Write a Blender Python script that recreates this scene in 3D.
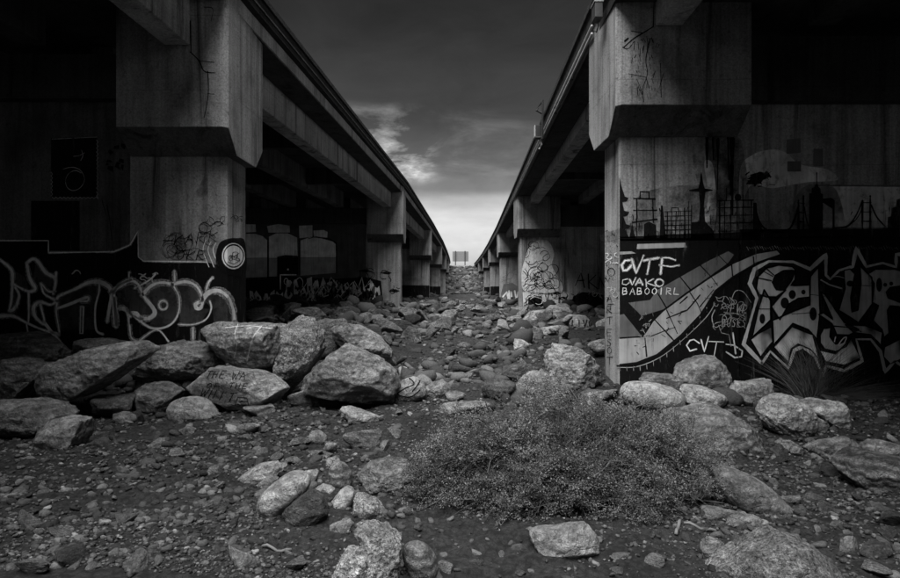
import bpy, bmesh, math, random, bisect
import numpy as np, time
T0 = time.time()
from mathutils import Vector, Matrix
from mathutils.bvhtree import BVHTree
from mathutils.geometry import tessellate_polygon
R = math.radians
for o in list(bpy.data.objects): bpy.data.objects.remove(o)
SC = bpy.context.scene
COL = SC.collection
# ---------------------------------------------------------------- camera
EYE = 1.6; FPX = 600.0
cam = bpy.data.objects.new('camera', bpy.data.cameras.new('camera')); COL.objects.link(cam)
cam.location = (0, 0, EYE); cam.rotation_euler = (R(90), 0, 0)
cam.data.sensor_width = 36; cam.data.lens = 24; cam.data.clip_start = .05; cam.data.clip_end = 4000
SC.camera = cam
# ---------------------------------------------------------------- sky
SUN_EL, SUN_AZ = R(66), R(199)       # azimuth clockwise from +Y
W = bpy.data.worlds.new('World'); SC.world = W; W.use_nodes = True
nt = W.node_tree; nt.nodes.clear()
def N(nt, t, ins=None, **kw):
    n = nt.nodes.new('ShaderNode' + t)
    for k, v in kw.items(): setattr(n, k, v)
    for k, v in (ins or {}).items():
        if isinstance(v, bpy.types.NodeSocket): nt.links.new(v, n.inputs[k])
        else: n.inputs[k].default_value = v
    return n
def ramp(nt, fac, pts, interp='LINEAR'):
    n = nt.nodes.new('ShaderNodeValToRGB'); nt.links.new(fac, n.inputs[0]); n.color_ramp.interpolation = interp
    e = n.color_ramp.elements
    while len(e) > 1: e.remove(e[-1])
    e[0].position = pts[0][0]; e[0].color = (pts[0][1],) * 3 + (1,)
    for p, v in pts[1:]:
        q = e.new(p); q.color = (v,) * 3 + (1,)
    return n.outputs[0]
def mth(nt, op, a, b=None, c=None):
    n = nt.nodes.new('ShaderNodeMath'); n.operation = op
    for i, v in enumerate((a, b, c)):
        if v is None: continue
        if isinstance(v, bpy.types.NodeSocket): nt.links.new(v, n.inputs[i])
        else: n.inputs[i].default_value = v
    return n.outputs[0]
sky = N(nt, 'TexSky', sky_type='NISHITA', sun_disc=False, sun_elevation=SUN_EL, sun_rotation=SUN_AZ, air_density=1.0, dust_density=2.0)
bw = N(nt, 'RGBToBW', {0: sky.outputs[0]}).outputs[0]
tc = N(nt, 'TexCoord').outputs['Generated']
sx = N(nt, 'SeparateXYZ', {0: tc})
elev = sx.outputs[2]                                  # sine of elevation
az = sx.outputs[0]
# flattened cloud coordinates: direction projected on a cloud deck
zz = mth(nt, 'ADD', mth(nt, 'MAXIMUM', elev, 0.0), 0.12)
cx = mth(nt, 'DIVIDE', sx.outputs[0], zz); cy = mth(nt, 'DIVIDE', sx.outputs[1], zz)
cv = N(nt, 'CombineXYZ', {0: cx, 1: cy, 2: 0.0}).outputs[0]
n1 = N(nt, 'TexNoise', {'Vector': cv, 'Scale': 0.55, 'Detail': 7.0, 'Roughness': .55, 'Distortion': .4}).outputs[0]
cw = N(nt, 'CombineXYZ', {0: mth(nt, 'MULTIPLY', sx.outputs[0], 6.0), 1: mth(nt, 'MULTIPLY', sx.outputs[1], 2.0), 2: mth(nt, 'MULTIPLY', elev, 15.0)}).outputs[0]
n2 = N(nt, 'TexNoise', {'Vector': cw, 'Scale': 1.0, 'Detail': 9.0, 'Roughness': .62, 'Distortion': .45}).outputs[0]
e2 = mth(nt, 'ADD', elev, mth(nt, 'MULTIPLY', mth(nt, 'SUBTRACT', n1, .5), .085))
grad = ramp(nt, e2, [(0.0, .75), (.06, .95), (.12, 1.0), (.145, .75), (.165, .36), (.20, .25), (.30, .125), (.43, .08), (1, .08)], 'EASE')
# wispy bright breaks low over the left deck
band = ramp(nt, elev, [(.165, 0), (.195, 1), (.24, .9), (.30, 0)], 'EASE')
side = ramp(nt, mth(nt, 'ADD', az, .5), [(.2, 0), (.36, 1), (.44, 1), (.49, .10), (.7, .02)], 'EASE')
wisp = ramp(nt, n2, [(.45, 0), (.53, .22), (.60, .6), (.66, 1)])
wadd = mth(nt, 'MULTIPLY', mth(nt, 'MULTIPLY', band, side), mth(nt, 'MULTIPLY', wisp, 2.3))
streak = mth(nt, 'ADD', .35, mth(nt, 'MULTIPLY', mth(nt, 'ADD', n2, mth(nt, 'MULTIPLY', n1, .5)), .85))
fac = mth(nt, 'ADD', mth(nt, 'MULTIPLY', grad, streak), wadd)
lum = mth(nt, 'MULTIPLY', mth(nt, 'MULTIPLY', bw, .53), fac)
lum = mth(nt, 'MULTIPLY', lum, 1.05)
bg = N(nt, 'Background', {0: lum, 1: .10})
nt.links.new(bg.outputs[0], N(nt, 'OutputWorld').inputs[0])
# ---------------------------------------------------------------- sun (soft, behind thin cloud)
sl = bpy.data.lights.new('sun', 'SUN'); sl.energy = 3.3; sl.angle = R(58); sl.color = (1, 1, 1)
sun = bpy.data.objects.new('sun', sl); COL.objects.link(sun)
sd = Vector((math.sin(SUN_AZ) * math.cos(SUN_EL), math.cos(SUN_AZ) * math.cos(SUN_EL), math.sin(SUN_EL)))
sun.rotation_euler = sd.to_track_quat('Z', 'Y').to_euler()
SC.view_settings.view_transform = 'Standard'; SC.view_settings.look = 'None'
SC.view_settings.exposure = 1.75; SC.view_settings.gamma = 1

# ================================================================ helpers
rng = np.random.RandomState(7); random.seed(7)
PERM = np.random.RandomState(3).rand(64, 64, 64)
def vnoise(p):
    p = np.asarray(p, float); i = np.floor(p).astype(int); f = p - i; f = f * f * (3 - 2 * f)
    i &= 63; j = (i + 1) & 63
    a = lambda x, y, z: PERM[x[:, 0], y[:, 1], z[:, 2]]
    fx, fy, fz = f[:, 0], f[:, 1], f[:, 2]
    l = lambda u, v, t: u + (v - u) * t
    return l(l(l(a(i, i, i), a(j, i, i), fx), l(a(i, j, i), a(j, j, i), fx), fy),
             l(l(a(i, i, j), a(j, i, j), fx), l(a(i, j, j), a(j, j, j), fx), fy), fz) * 2 - 1
def fbm(p, o=4, g=.5, lac=2.03):
    s = 0; a = 1; p = np.asarray(p, float)
    for k in range(o):
        s = s + a * vnoise(p + 17.3 * k); p = p * lac; a *= g
    return s
def ss(v, a, b):
    t = np.clip((np.asarray(v, float) - a) / (b - a), 0, 1); return t * t * (3 - 2 * t)

OFF = {}
def link(o, parent=None, label=None, cat=None, group=None, kind=None):
    COL.objects.link(o)
    if parent is not None: o.parent = parent
    if label: o['label'] = label
    if cat: o['category'] = cat
    if group: o['group'] = group
    if kind: o['kind'] = kind
    return o
def empty(name, loc, label, cat, group=None):
    o = bpy.data.objects.new(name, None); o.location = loc; o.empty_display_size = .3
    link(o, None, label, cat, group); OFF[o] = Vector(loc); return o
def mesh(name, V, F, mat, smooth=False):
    me = bpy.data.meshes.new(name)
    V = np.asarray(V, dtype=np.float32)
    if isinstance(F, np.ndarray):
        n, k = F.shape
        me.vertices.add(len(V)); me.vertices.foreach_set('co', V.ravel())
        me.loops.add(n * k); me.loops.foreach_set('vertex_index', F.ravel().astype(np.int32))
        me.polygons.add(n); me.polygons.foreach_set('loop_start', np.arange(0, n * k, k, dtype=np.int32))
        me.update(calc_edges=True)
    else:
        me.from_pydata([tuple(map(float, v)) for v in V], [], F); me.update()
    if smooth: me.polygons.foreach_set('use_smooth', np.ones(len(me.polygons), dtype=bool))
    for m in (mat if isinstance(mat, (list, tuple)) else [mat]): me.materials.append(m)
    return me
def obj(name, V, F, mat, parent=None, smooth=False, bevel=0, **tags):
    """world-coordinate vertices; origin follows the parent"""
    V = np.asarray(V, float)
    off = OFF[parent] if parent is not None else Vector((0, 0, 0))
    if parent is None and len(V):                 # origin at the foot of the thing
        c = (V.min(0) + V.max(0)) / 2; off = Vector((c[0], c[1], V[:, 2].min()))
    o = bpy.data.objects.new(name, mesh(name, V - np.array(off), F, mat, smooth))
    link(o, parent, **tags)
    if parent is None: o.location = off
    OFF[o] = off
    if bevel:
        b = o.modifiers.new('bevel', 'BEVEL'); b.width = bevel; b.segments = 2; b.limit_method = 'ANGLE'; b.harden_normals = False
    return o
class MB:
    def __init__(s): s.V = []; s.F = []
    def box(s, x0, x1, y0, y1, z0, z1):
        n = len(s.V)
        s.V += [(x, y, z) for z in (z0, z1) for x, y in ((x0, y0), (x1, y0), (x1, y1), (x0, y1))]
        s.F += [tuple(n + i for i in f) for f in ((0, 3, 2, 1), (4, 5, 6, 7), (0, 1, 5, 4), (1, 2, 6, 5), (2, 3, 7, 6), (3, 0, 4, 7))]
        return s
    def prism(s, profs):
        """loft equal-length closed profiles (lists of 3d points)"""
        n = len(s.V); k = len(profs[0])
        for p in profs: s.V += [tuple(q) for q in p]
        for a in range(len(profs) - 1):
            for i in range(k):
                j = (i + 1) % k
                s.F.append((n + a * k + i, n + a * k + j, n + (a + 1) * k + j, n + (a + 1) * k + i))
        s.F.append(tuple(n + i for i in range(k))[::-1]); s.F.append(tuple(n + (len(profs) - 1) * k + i for i in range(k)))
        return s
    def tube(s, pts, r, k=8):
        P = [Vector(p) for p in pts]; profs = []
        for i, p in enumerate(P):
            t = (P[min(i + 1, len(P) - 1)] - P[max(i - 1, 0)]).normalized()
            u = t.cross(Vector((0, 0, 1))) if abs(t.z) < .95 else t.cross(Vector((1, 0, 0)))
            u.normalize(); v = t.cross(u)
            profs.append([p + (u * math.cos(6.2832 * q / k) + v * math.sin(6.2832 * q / k)) * r for q in range(k)])
        return s.prism(profs)
    def build(s, name, mat, parent=None, **k):
        bm = bmesh.new(); me = bpy.data.meshes.new('t'); me.from_pydata(s.V, [], s.F); bm.from_mesh(me)
        bmesh.ops.recalc_face_normals(bm, faces=bm.faces)
        V = [tuple(v.co) for v in bm.verts]; F = [tuple(v.index for v in f.verts) for f in bm.faces]
        bm.free(); bpy.data.meshes.remove(me)
        return obj(name, V, F, mat, parent, **k)
# ================================================================ materials (all neutral grey: the place is seen in black and white)
def newmat(name):
    m = bpy.data.materials.new(name); m.use_nodes = True; t = m.node_tree; t.nodes.clear()
    p = N(t, 'BsdfPrincipled', {'Roughness': .85}); t.links.new(p.outputs[0], N(t, 'OutputMaterial').inputs[0])
    p.inputs['Specular IOR Level'].default_value = .3
    return m, t, p
def bump(t, p, h, dist, strength=1.0):
    b = N(t, 'Bump', {'Height': h, 'Distance': dist, 'Strength': strength}); t.links.new(b.outputs[0], p.inputs['Normal'])
def noise(t, vec, scale, detail=4.0, rough=.55, dist=0.0):
    return N(t, 'TexNoise', {'Vector': vec, 'Scale': scale, 'Detail': detail, 'Roughness': rough, 'Distortion': dist}).outputs[0]
def vscale(t, v, s):
    n = N(t, 'VectorMath', {0: v, 1: s}, operation='MULTIPLY'); return n.outputs[0]
def concrete(name, base, contrast=1.0, streaks=1.0, bd=.006):
    m, t, p = newmat(name); g = N(t, 'NewGeometry').outputs['Position']
    big = ramp(t, noise(t, g, .9, 6, .6), [(.28, .42), (.47, .9), (.6, 1.05), (.75, 1.3)])
    st = ramp(t, noise(t, vscale(t, g, (6, 6, .28)), 1.0, 6, .6, .3), [(.28, .55), (.44, .93), (.6, 1.03), (.8, 1.15)])
    brd = ramp(t, noise(t, vscale(t, g, (22, 22, .10)), 1.0, 2, .4), [(.3, .86), (.7, 1.1)])
    fine = ramp(t, noise(t, g, 38, 5, .7), [(.28, .55), (.5, 1), (.72, 1.4)])
    pit = ramp(t, noise(t, g, 11, 6, .75), [(.33, .55), (.42, 1), (1, 1.02)])
    v = mth(t, 'MULTIPLY', mth(t, 'MULTIPLY', big, brd), mth(t, 'MULTIPLY', fine, pit))
    v = mth(t, 'MULTIPLY', v, mth(t, 'ADD', 1 - streaks, mth(t, 'MULTIPLY', st, streaks)))
    zf = mth(t, 'FRACT', mth(t, 'MULTIPLY', mth(t, 'ADD', N(t, 'SeparateXYZ', {0: g}).outputs[2], mth(t, 'MULTIPLY', noise(t, g, 1.2, 3), .06)), .82))
    jt = ramp(t, zf, [(0, .72), (.006, .72), (.012, 1), (1, 1)])
    drip = ramp(t, noise(t, vscale(t, g, (2.3, 2.3, .16)), 1.0, 7, .68, .8), [(.34, .22), (.43, .72), (.52, 1), (1, 1)])
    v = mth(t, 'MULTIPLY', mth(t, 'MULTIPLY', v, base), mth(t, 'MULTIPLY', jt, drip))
    t.links.new(v, p.inputs['Base Color'])
    bump(t, p, mth(t, 'ADD', mth(t, 'MULTIPLY', brd, .5), mth(t, 'ADD', mth(t, 'ADD', fine, jt), pit)), bd)
    p.inputs['Roughness'].default_value = .9
    return m
M_COL = concrete('concrete_column', .34)
M_WALL = concrete('concrete_wall', .36, streaks=1.0)
M_CAP = concrete('concrete_cap', .33)
M_INNER = concrete('shaded_girder_concrete', .2)  # inner girders of the far spans, under-deck shade put into the tone
M_SHADED = concrete('shaded_deep_concrete', .065)  # near-black copy, the gloom below the decks put into the colour
M_UNDERSHADE = concrete('shaded_underside_concrete', .12)  # down-facing bearing block faces, their shade put into the colour
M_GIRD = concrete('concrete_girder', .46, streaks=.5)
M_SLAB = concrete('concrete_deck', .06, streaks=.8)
M_WALL2 = concrete('shaded_left_wall', .11)  # darker wall copy for near left piers, edge darkness put into the colour
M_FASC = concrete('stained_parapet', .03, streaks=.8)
def plain(name, v, rough=.8, metal=0.0, var=.25, sc=6):
    m, t, p = newmat(name); g = N(t, 'TexCoord').outputs['Object']
    r = ramp(t, noise(t, g, sc, 5, .65), [(.3, v * (1 - var)), (.7, v * (1 + var))])
    t.links.new(r, p.inputs['Base Color']); p.inputs['Roughness'].default_value = rough; p.inputs['Metallic'].default_value = metal
    return m
M_DARKMET = plain('weathered_dark_metal', .05, .6); M_PIPE = plain('galvanised_pipe', .34, .5, .2)
M_SIGN = plain('sign_back_sheet', .20, .5, .3, .12); M_POST = plain('rusty_post', .05, .7)
def paint(name, v, wear=.45, edge=.12, sc=22, grad=0.0):
    m, t, p = newmat(name); g = N(t, 'NewGeometry').outputs['Position']
    n = noise(t, g, sc, 6, .72)
    a = ramp(t, n, [(max(0, wear - edge), 0), (wear + .02, 1)])
    a = mth(t, 'MULTIPLY', a, ramp(t, noise(t, vscale(t, g, (9, 9, 1.6)), 1.0, 7, .7, .4), [(.28, .25), (.42, .92), (1, .97)]))
    lo = ramp(t, noise(t, g, 2.2, 4, .6), [(.3, .72), (.7, 1.25)])
    st = ramp(t, noise(t, vscale(t, g, (14, 14, .6)), 1, 5, .6), [(.3, .75), (.7, 1.15)])
    c = mth(t, 'MULTIPLY', mth(t, 'MULTIPLY', lo, st), v)
    if grad:
        c = mth(t, 'MULTIPLY', c, ramp(t, noise(t, g, 3.6, 1, .3), [(.36, .12), (.5, .75), (.62, 1.2)]))
    t.links.new(c, p.inputs['Base Color']); t.links.new(a, p.inputs['Alpha']); p.inputs['Roughness'].default_value = .8; p.inputs['Specular IOR Level'].default_value = .08
    return m
P_SOOT = paint('overspray', .05, .80, .42, 4); P_FILL = paint('dark_grey_fill', .07, .52, .25, 5); P_HALO = paint('thin_white_overspray', .5, .66, .34, 34); P_BLACK = paint('black_paint', .007, .30, .10, 15); P_INK = paint('black_spray', .007, .37, .16, 26)
P_WHITE = paint('white_spray', .9, .40, .14, 30); P_DIM = paint('dull_white_spray', .45, .44, .16, 26)
P_GREY = paint('grey_paint', .42, .30, .12, 16); P_MID = paint('mid_grey_paint', .15, .30, .12, 16)
P_FADE = paint('faded_silver_paint', .85, .30, .12, 16, grad=1); P_LIGHT = paint('light_grey_paint', .9, .30, .2, 9)
P_SILV = paint('silver_paint', .75, .30, .1, 18); P_PALE = paint('pale_faint_paint', .75, .46, .25, 7)
P_LETTER = paint('letter_grey_paint', .58, .28, .1, 16)

def rockmat(name, base, bands=0.0, speck=.5, lichen=.4):
    m, t, p = newmat(name); g = N(t, 'TexCoord').outputs['Object']; oi = N(t, 'ObjectInfo')
    sep = N(t, 'SeparateColor', {0: oi.outputs['Color']}).outputs[0]
    rv = N(t, 'VectorMath', {0: g, 1: N(t, 'CombineXYZ', {0: mth(t, 'MULTIPLY', oi.outputs['Random'], 37.0), 1: 0.0, 2: 0.0}).outputs[0]}, operation='ADD').outputs[0]
    big = ramp(t, noise(t, rv, 2.6, 8, .7, .6), [(.30, .32), (.44, .75), (.52, 1.0), (.70, 1.7)])
    sp = ramp(t, noise(t, rv, 55, 4, .8), [(.36, 1 - speck), (.5, 1), (.62, 1 + speck)])
    mid = ramp(t, noise(t, rv, 13, 6, .75, .3), [(.32, .42), (.5, 1), (.7, 1.5)])
    v = mth(t, 'MULTIPLY', mth(t, 'MULTIPLY', big, sp), mid)
    crk = N(t, 'TexVoronoi', {'Vector': vscale(t, N(t, 'VectorMath', {0: rv, 1: vscale(t, N(t, 'TexNoise', {'Vector': rv, 'Scale': 3.0, 'Detail': 5.0}).outputs[1], (.45, .45, .45))}, operation='ADD').outputs[0], (1, 1, 1.9)), 'Scale': 3.2}, feature='DISTANCE_TO_EDGE').outputs[0]
    cr = mth(t, 'MAXIMUM', ramp(t, crk, [(0, .5), (.012, .85), (.04, 1)]), ramp(t, noise(t, rv, 1.7, 3, .5), [(.47, 1), (.55, 0)]))
    v = mth(t, 'MULTIPLY', v, cr)
    if bands:
        w = N(t, 'TexWave', {'Vector': rv, 'Scale': 4.5, 'Distortion': 7.0, 'Detail': 4.0, 'Detail Scale': 1.4}, bands_direction='Z').outputs[1]
        v = mth(t, 'MULTIPLY', v, ramp(t, w, [(.15, 1 - bands), (.4, .95), (.72, 1.0), (.93, 1 + bands)]))
    li = ramp(t, noise(t, rv, 7, 7, .8), [(.60, 0), (.66, lichen)])
    v = mth(t, 'ADD', mth(t, 'MULTIPLY', v, base), mth(t, 'MULTIPLY', li, .22))
    v = mth(t, 'MULTIPLY', v, sep)
    t.links.new(v, p.inputs['Base Color']); p.inputs['Roughness'].default_value = .82
    h = mth(t, 'ADD', mth(t, 'MULTIPLY', mid, 1.2), mth(t, 'ADD', mth(t, 'MULTIPLY', sp, .25), mth(t, 'MULTIPLY', cr, 1.0)))
    bump(t, p, h, .034)
    return m
RM = {'g': rockmat('granite_rock', .27, .22, .32), 'b': rockmat('banded_rock', .13, .55, .5), 's': rockmat('speckled_rock', .30, 0, .85, .9),
      'l': rockmat('pale_rock', .44, .12, .3, .3), 'd': rockmat('dark_rock', .10, .2, .5, .3)}
# dirt
M_DIRT, t, p = newmat('river_wash_dirt'); g = N(t, 'NewGeometry').outputs['Position']
d1 = ramp(t, noise(t, g, .8, 7, .62, .5), [(.3, .55), (.5, .95), (.7, 1.4)])
d2 = ramp(t, noise(t, g, 9, 8, .75), [(.3, .5), (.5, 1), (.7, 1.5)])
d3 = ramp(t, noise(t, g, 70, 5, .8), [(.3, .45), (.5, 1), (.7, 1.7)])
vo = N(t, 'TexVoronoi', {'Vector': g, 'Scale': 26.0}); vd = ramp(t, vo.outputs['Distance'], [(.0, 1.25), (.45, .95), (.75, .45)])
v = mth(t, 'MULTIPLY', mth(t, 'MULTIPLY', mth(t, 'MULTIPLY', d1, d2), mth(t, 'MULTIPLY', d3, vd)), .044)
t.links.new(v, p.inputs['Base Color']); p.inputs['Roughness'].default_value = .95
bump(t, p, mth(t, 'ADD', mth(t, 'MULTIPLY', d2, 1.4), mth(t, 'ADD', mth(t, 'MULTIPLY', d3, .5), vd)), .04)
# leaves
def leafmat(name, v):
    m, t, p = newmat(name); g = N(t, 'NewGeometry').outputs['Position']
    r = ramp(t, noise(t, g, 7, 3, .6), [(.3, v * .55), (.5, v), (.7, v * 1.5)])
    r2 = ramp(t, N(t, 'NewGeometry').outputs['Random Per Island'], [(0, .85), (1, 1.15)])
    t.links.new(mth(t, 'MULTIPLY', r, r2), p.inputs['Base Color']); p.inputs['Roughness'].default_value = .75
    return m
M_LEAF = leafmat('scrub_leaf', .105); M_TWIG = leafmat('dry_twig', .055); M_BRUSH = leafmat('dead_brush', .10)
# ================================================================ ground
def H(x, y):
    x = np.atleast_1d(np.asarray(x, float)); y = np.atleast_1d(np.asarray(y, float))
    h = .5 * ss(y, 10, 30) + .3 * ss(y, 30, 95)
    h += .28 * ss(-x, 2.6, 4.2) * ss(y, 7.8, 10.2) * (1 - ss(y, 24, 40) * .4)
    h += .22 * ss(-x, .9, 2.4) * ss(y, 13, 17) * (1 - ss(y, 60, 90))
    h += .15 * ss(x, 2.2, 4.5) * ss(y, 11, 16)
    h += 5.1 * np.clip((y - 97) / 30, 0, 1) - .2 * ss(y, 127, 140)
    h += 5.5 * ss(np.abs(x), 21, 33) * (1 - ss(y, 96, 126)) * (1 - ss(np.abs(x), 60, 200))  # unseen outer banks, added to keep side light from under the decks
    near = 1 - ss(y, 60, 120)
    P = np.stack([x, y, np.zeros_like(x)], 1)
    h += near * (.10 * fbm(P * .55 + 9, 3) + .022 * fbm(P * np.array([3.2, 4.2, 1]), 3))
    u_ = x * .94 + y * .34; v_ = -x * .34 + y * .94; h += (1 - ss(y, 8, 14)) * .048 * (np.abs(fbm(np.stack([u_ * 1.1, v_ * 4.6, u_ * 0 + 5], 1), 4, .6)) - .3) * np.clip(1 - ((x - .4) / 1.6) ** 2 * (y < 4.4), .1, 1)
    h += (1 - ss(y, 14, 26)) * (.014 * np.abs(fbm(P * 11, 3)) + .007 * fbm(P * 31, 2))
    return h
def h1(x, y):
    if GRID is None: return float(H(x, y)[0])
    i = min(max(bisect.bisect_right(GX, x) - 1, 0), len(GX) - 2); j = min(max(bisect.bisect_right(GY, y) - 1, 0), len(GY) - 2)
    u = (x - GX[i]) / (GX[i + 1] - GX[i]); v = (y - GY[j]) / (GY[j + 1] - GY[j])
    a, b, c, d = GRID[j][i], GRID[j][i + 1], GRID[j + 1][i], GRID[j + 1][i + 1]
    return (a * (1 - u) + b * u) * (1 - v) + (c * (1 - u) + d * u) * v
GRID = None
def px2g(px, py):
    """pixel of the photograph -> point of the ground"""
    d = 2.0
    while d < 140:
        x = (px - 450) / FPX * d; z = EYE - (py - 289) / FPX * d
        if z <= h1(x, d): break
        d += .04 + d * .004
    return x, d, h1(x, d)
def axis(lo, hi, n, c, k):
    u = np.linspace(-1, 1, n); s = np.sinh(k * u) / np.sinh(k)
    return np.where(s < 0, c + s * (c - lo), c + s * (hi - c))
gx = axis(-420, 420, 470, 0, 7.2); gy = np.concatenate([np.linspace(-60, 2, 40), 2 + (np.expm1(np.linspace(0, 6.0, 500)) / np.expm1(6.0)) * 700])
gy = np.unique(gy); XX, YY = np.meshgrid(gx, gy); hz = H(XX.ravel(), YY.ravel())
GX, GY, GRID = gx.tolist(), gy.tolist(), hz.reshape(len(gy), len(gx)).tolist()
V = np.stack([XX.ravel(), YY.ravel(), hz], 1); nx, ny = len(gx), len(gy)
ii = (np.arange(ny - 1)[:, None] * nx + np.arange(nx - 1)[None, :]).ravel()
obj('ground', V, np.stack([ii, ii + 1, ii + nx + 1, ii + nx], 1), M_DIRT, smooth=True, kind='structure')

# ================================================================ bridges
S = 20.0
YF = {-1: [10.3 + S * n for n in range(6)], 1: [9.8 + S * n for n in range(6)]}
WX = {-1: [3.82, 2.50, 1.73, 1.12, .70, .38], 1: [2.76, 3.48, 4.17, 4.70, 5.11, 5.38]}
ZC = {-1: 3.87, 1: 4.08}       # underside of the cap
ZS = {-1: 6.34, 1: 6.05}       # underside of the deck slab
ZT = {-1: 7.03, 1: 6.69}       # top of the parapet
ZG = {-1: 5.58, 1: 5.68}       # underside of the girders
BW = 17.0
gr = lambda y: .004 * (y - 10)
def inner(s, y):
    ys = [-45, -14] + YF[s] + [131]; xs = [4.9, 4.45] + WX[s] if s < 0 else [1.6, 2.05] + WX[s]; xs = xs; xs = xs + [.2 if s < 0 else 5.55]
    return float(np.interp(y, ys, xs))
side_name = {-1: 'left', 1: 'right'}
ordn = ['nearest', 'second', 'third', 'fourth', 'fifth', 'sixth']
detail = {(-1, 0): 'with white bubble letters on black', (1, 0): 'with black skyline and silver letters',
          (-1, 1): 'with pale painted domed towers', (1, 1): 'with tangled spray paint',
          (-1, 2): 'with dark painted foot', (1, 2): 'with a white throw-up'}
PIER = {}
for s in (-1, 1):
    for n in (0, 1, 2, 3, 4, 5, -1, -2):
        yf = YF[s][n] if n >= 0 else YF[s][0] + S * n; wx = WX[s][n] if n >= 0 else inner(s, yf); g0 = gr(yf)
        root = empty('bridge_pier', (s * (wx + 6), yf + .46, h1(s * (wx + 3), yf) - .05),
                     f"concrete pier {detail.get((s, n), '')}, {ordn[n] + ' under' if n >= 0 else ('just' if n == -1 else 'farther') + ' behind the viewer under'} the {side_name[s]} bridge".replace(' ,', ','), 'pier', 'bridge piers under the two decks')
        PIER[s, n] = root; zb = -1.0
        cw = 1.68 if s < 0 else 1.96
        X = lambda a: s * (wx + a)
        def bx(a0, a1, y0, y1, z0, z1):
            m = MB(); m.box(min(X(a0), X(a1)), max(X(a0), X(a1)), y0, y1, z0, z1); return m
        bx(0, cw, yf, yf + .92, zb, ZC[s] + g0 + .02).build('column', M_COL, root, bevel=.02)
        # bearing block: prism along x with chamfered underside
        zc = ZC[s] + g0; zt = (6.62 if s < 0 else 6.42) + g0; ya, yb = yf - .5, yf + 1.42; ch = .38
        sec = [(ya, zc + ch), (ya + .46, zc), (yb - .46, zc), (yb, zc + ch), (yb, zt), (ya, zt)]
        xin, xout = s * (wx - .18), s * (wx + cw - .04)
        m = MB()
        c = .07
        # small vertical arrises on the inner corners
        def ring(x, ins):
            return [(x, y + (ins if y < yf + .4 else -ins) if k in (0, 3, 4, 5) else y, z) for k, (y, z) in enumerate(sec)]
        m.prism([ring(xin, c), ring(xin + s * c, 0), ring(xout, 0)])
        bb = m.build('bearing_block', [M_CAP, M_UNDERSHADE], root, bevel=.012)
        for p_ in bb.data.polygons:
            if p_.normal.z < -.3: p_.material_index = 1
        # recessed infill wall and the cap beam over it
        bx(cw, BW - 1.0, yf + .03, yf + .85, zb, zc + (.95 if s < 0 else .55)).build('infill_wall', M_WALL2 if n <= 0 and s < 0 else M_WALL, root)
        bx(cw - .045, BW - .5, yf - .18, yf + 1.1, zc + (.95 if s < 0 else .55), ZG[s] + g0 - .01).build('cap_beam', M_SHADED, root, bevel=.015)
        # casting joints: shallow proud lifts on the infill wall
    # ---------- superstructure
    root = empty('bridge_deck', (s * 10, 60, ZS[s]), f'{"left" if s < 0 else "right"} concrete highway deck with girders and {"dark stained parapet" if s < 0 else "twin conduits along its edge"}', 'bridge')
    PIER[s, 'deck'] = root
    ys = [-45, -9.7] + [y + .46 for y in YF[s]] + [131]
    def strip(name, a0, a1, z0, z1, mat, bevel=0):
        m = MB(); pr = []
        for y in ys:
            w = inner(s, y)
            x0, x1 = s * (w + a0), s * (w + a1); g0 = gr(y)
            pr.append([(x0, y, z0 + g0), (x1, y, z0 + g0), (x1, y, z1 + g0), (x0, y, z1 + g0)])
        m.prism(pr); return m.build(name, mat, root, bevel=bevel)
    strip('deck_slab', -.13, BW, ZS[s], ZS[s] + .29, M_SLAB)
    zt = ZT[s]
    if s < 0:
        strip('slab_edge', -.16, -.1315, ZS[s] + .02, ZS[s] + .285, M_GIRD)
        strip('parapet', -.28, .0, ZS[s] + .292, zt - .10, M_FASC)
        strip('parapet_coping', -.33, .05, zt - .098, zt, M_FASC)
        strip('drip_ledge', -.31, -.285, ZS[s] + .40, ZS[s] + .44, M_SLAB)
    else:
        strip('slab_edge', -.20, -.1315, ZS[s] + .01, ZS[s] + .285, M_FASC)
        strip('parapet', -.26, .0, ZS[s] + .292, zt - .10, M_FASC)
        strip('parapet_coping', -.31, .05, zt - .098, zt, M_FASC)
        for dz in (.24, .10):
            m = MB(); m.tube([(s * (inner(s, y) - .26), y, ZS[s] + dz + gr(y)) for y in [10.7] + ys[3:]], .028)
            m.build('conduit', M_PIPE, root, smooth=True)
        for y in np.arange(13, 100, 2.5):
            m = MB(); x = s * (inner(s, y) - .245); m.box(x - .035, x + .035, y - .03, y + .03, ZS[s] + .06 + gr(y), ZS[s] + .29 + gr(y)); m.build('conduit_clip', M_DARKMET, root)
    for n in range(-2, 6):
        y0 = -45 if n == -2 else -8.4 if n < 0 else YF[s][n] + 1.43; y1 = -10.5 if n == -2 else YF[s][n + 1] - .51 if n < 5 else 131
        wa = inner(s, y0) if n < 0 else WX[s][n]; wb = inner(s, y1) if n == -2 else WX[s][n + 1] if n < 5 else inner(s, 131)
        for k in range(7):
            a = .42 + 2.35 * k
            pr = []
            for y, w in ((y0, wa), (y1, wb)):
                g0 = gr(y); x0 = s * (w + a); x1 = s * (w + a + .42); zt_ = ZS[s] + g0 - .003; zb_ = ZG[s] + g0
                xl = s * (w + a - .0); b = s * .05
                pr.append([(x0, y, zb_), (x1, y, zb_), (x1, y, zt_), (x0, y, zt_)])
            m = MB(); m.prism(pr); m.build('girder', M_GIRD if k == 0 else M_SHADED if n < 0 else M_INNER, root, bevel=.02)
        for f in (.33, .67):
            y = y0 + (y1 - y0) * f; w = inner(s, y); g0 = gr(y)
            for k in range(6):
                a = .42 + 2.35 * k + .43
                xa, xb = s * (w + a), s * (w + a + 1.9)
                MB().box(min(xa, xb), max(xa, xb), y - .12, y + .12, ZG[s] + .12 + g0, ZS[s] + g0 - .004).build('diaphragm', M_SHADED, root)
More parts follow.
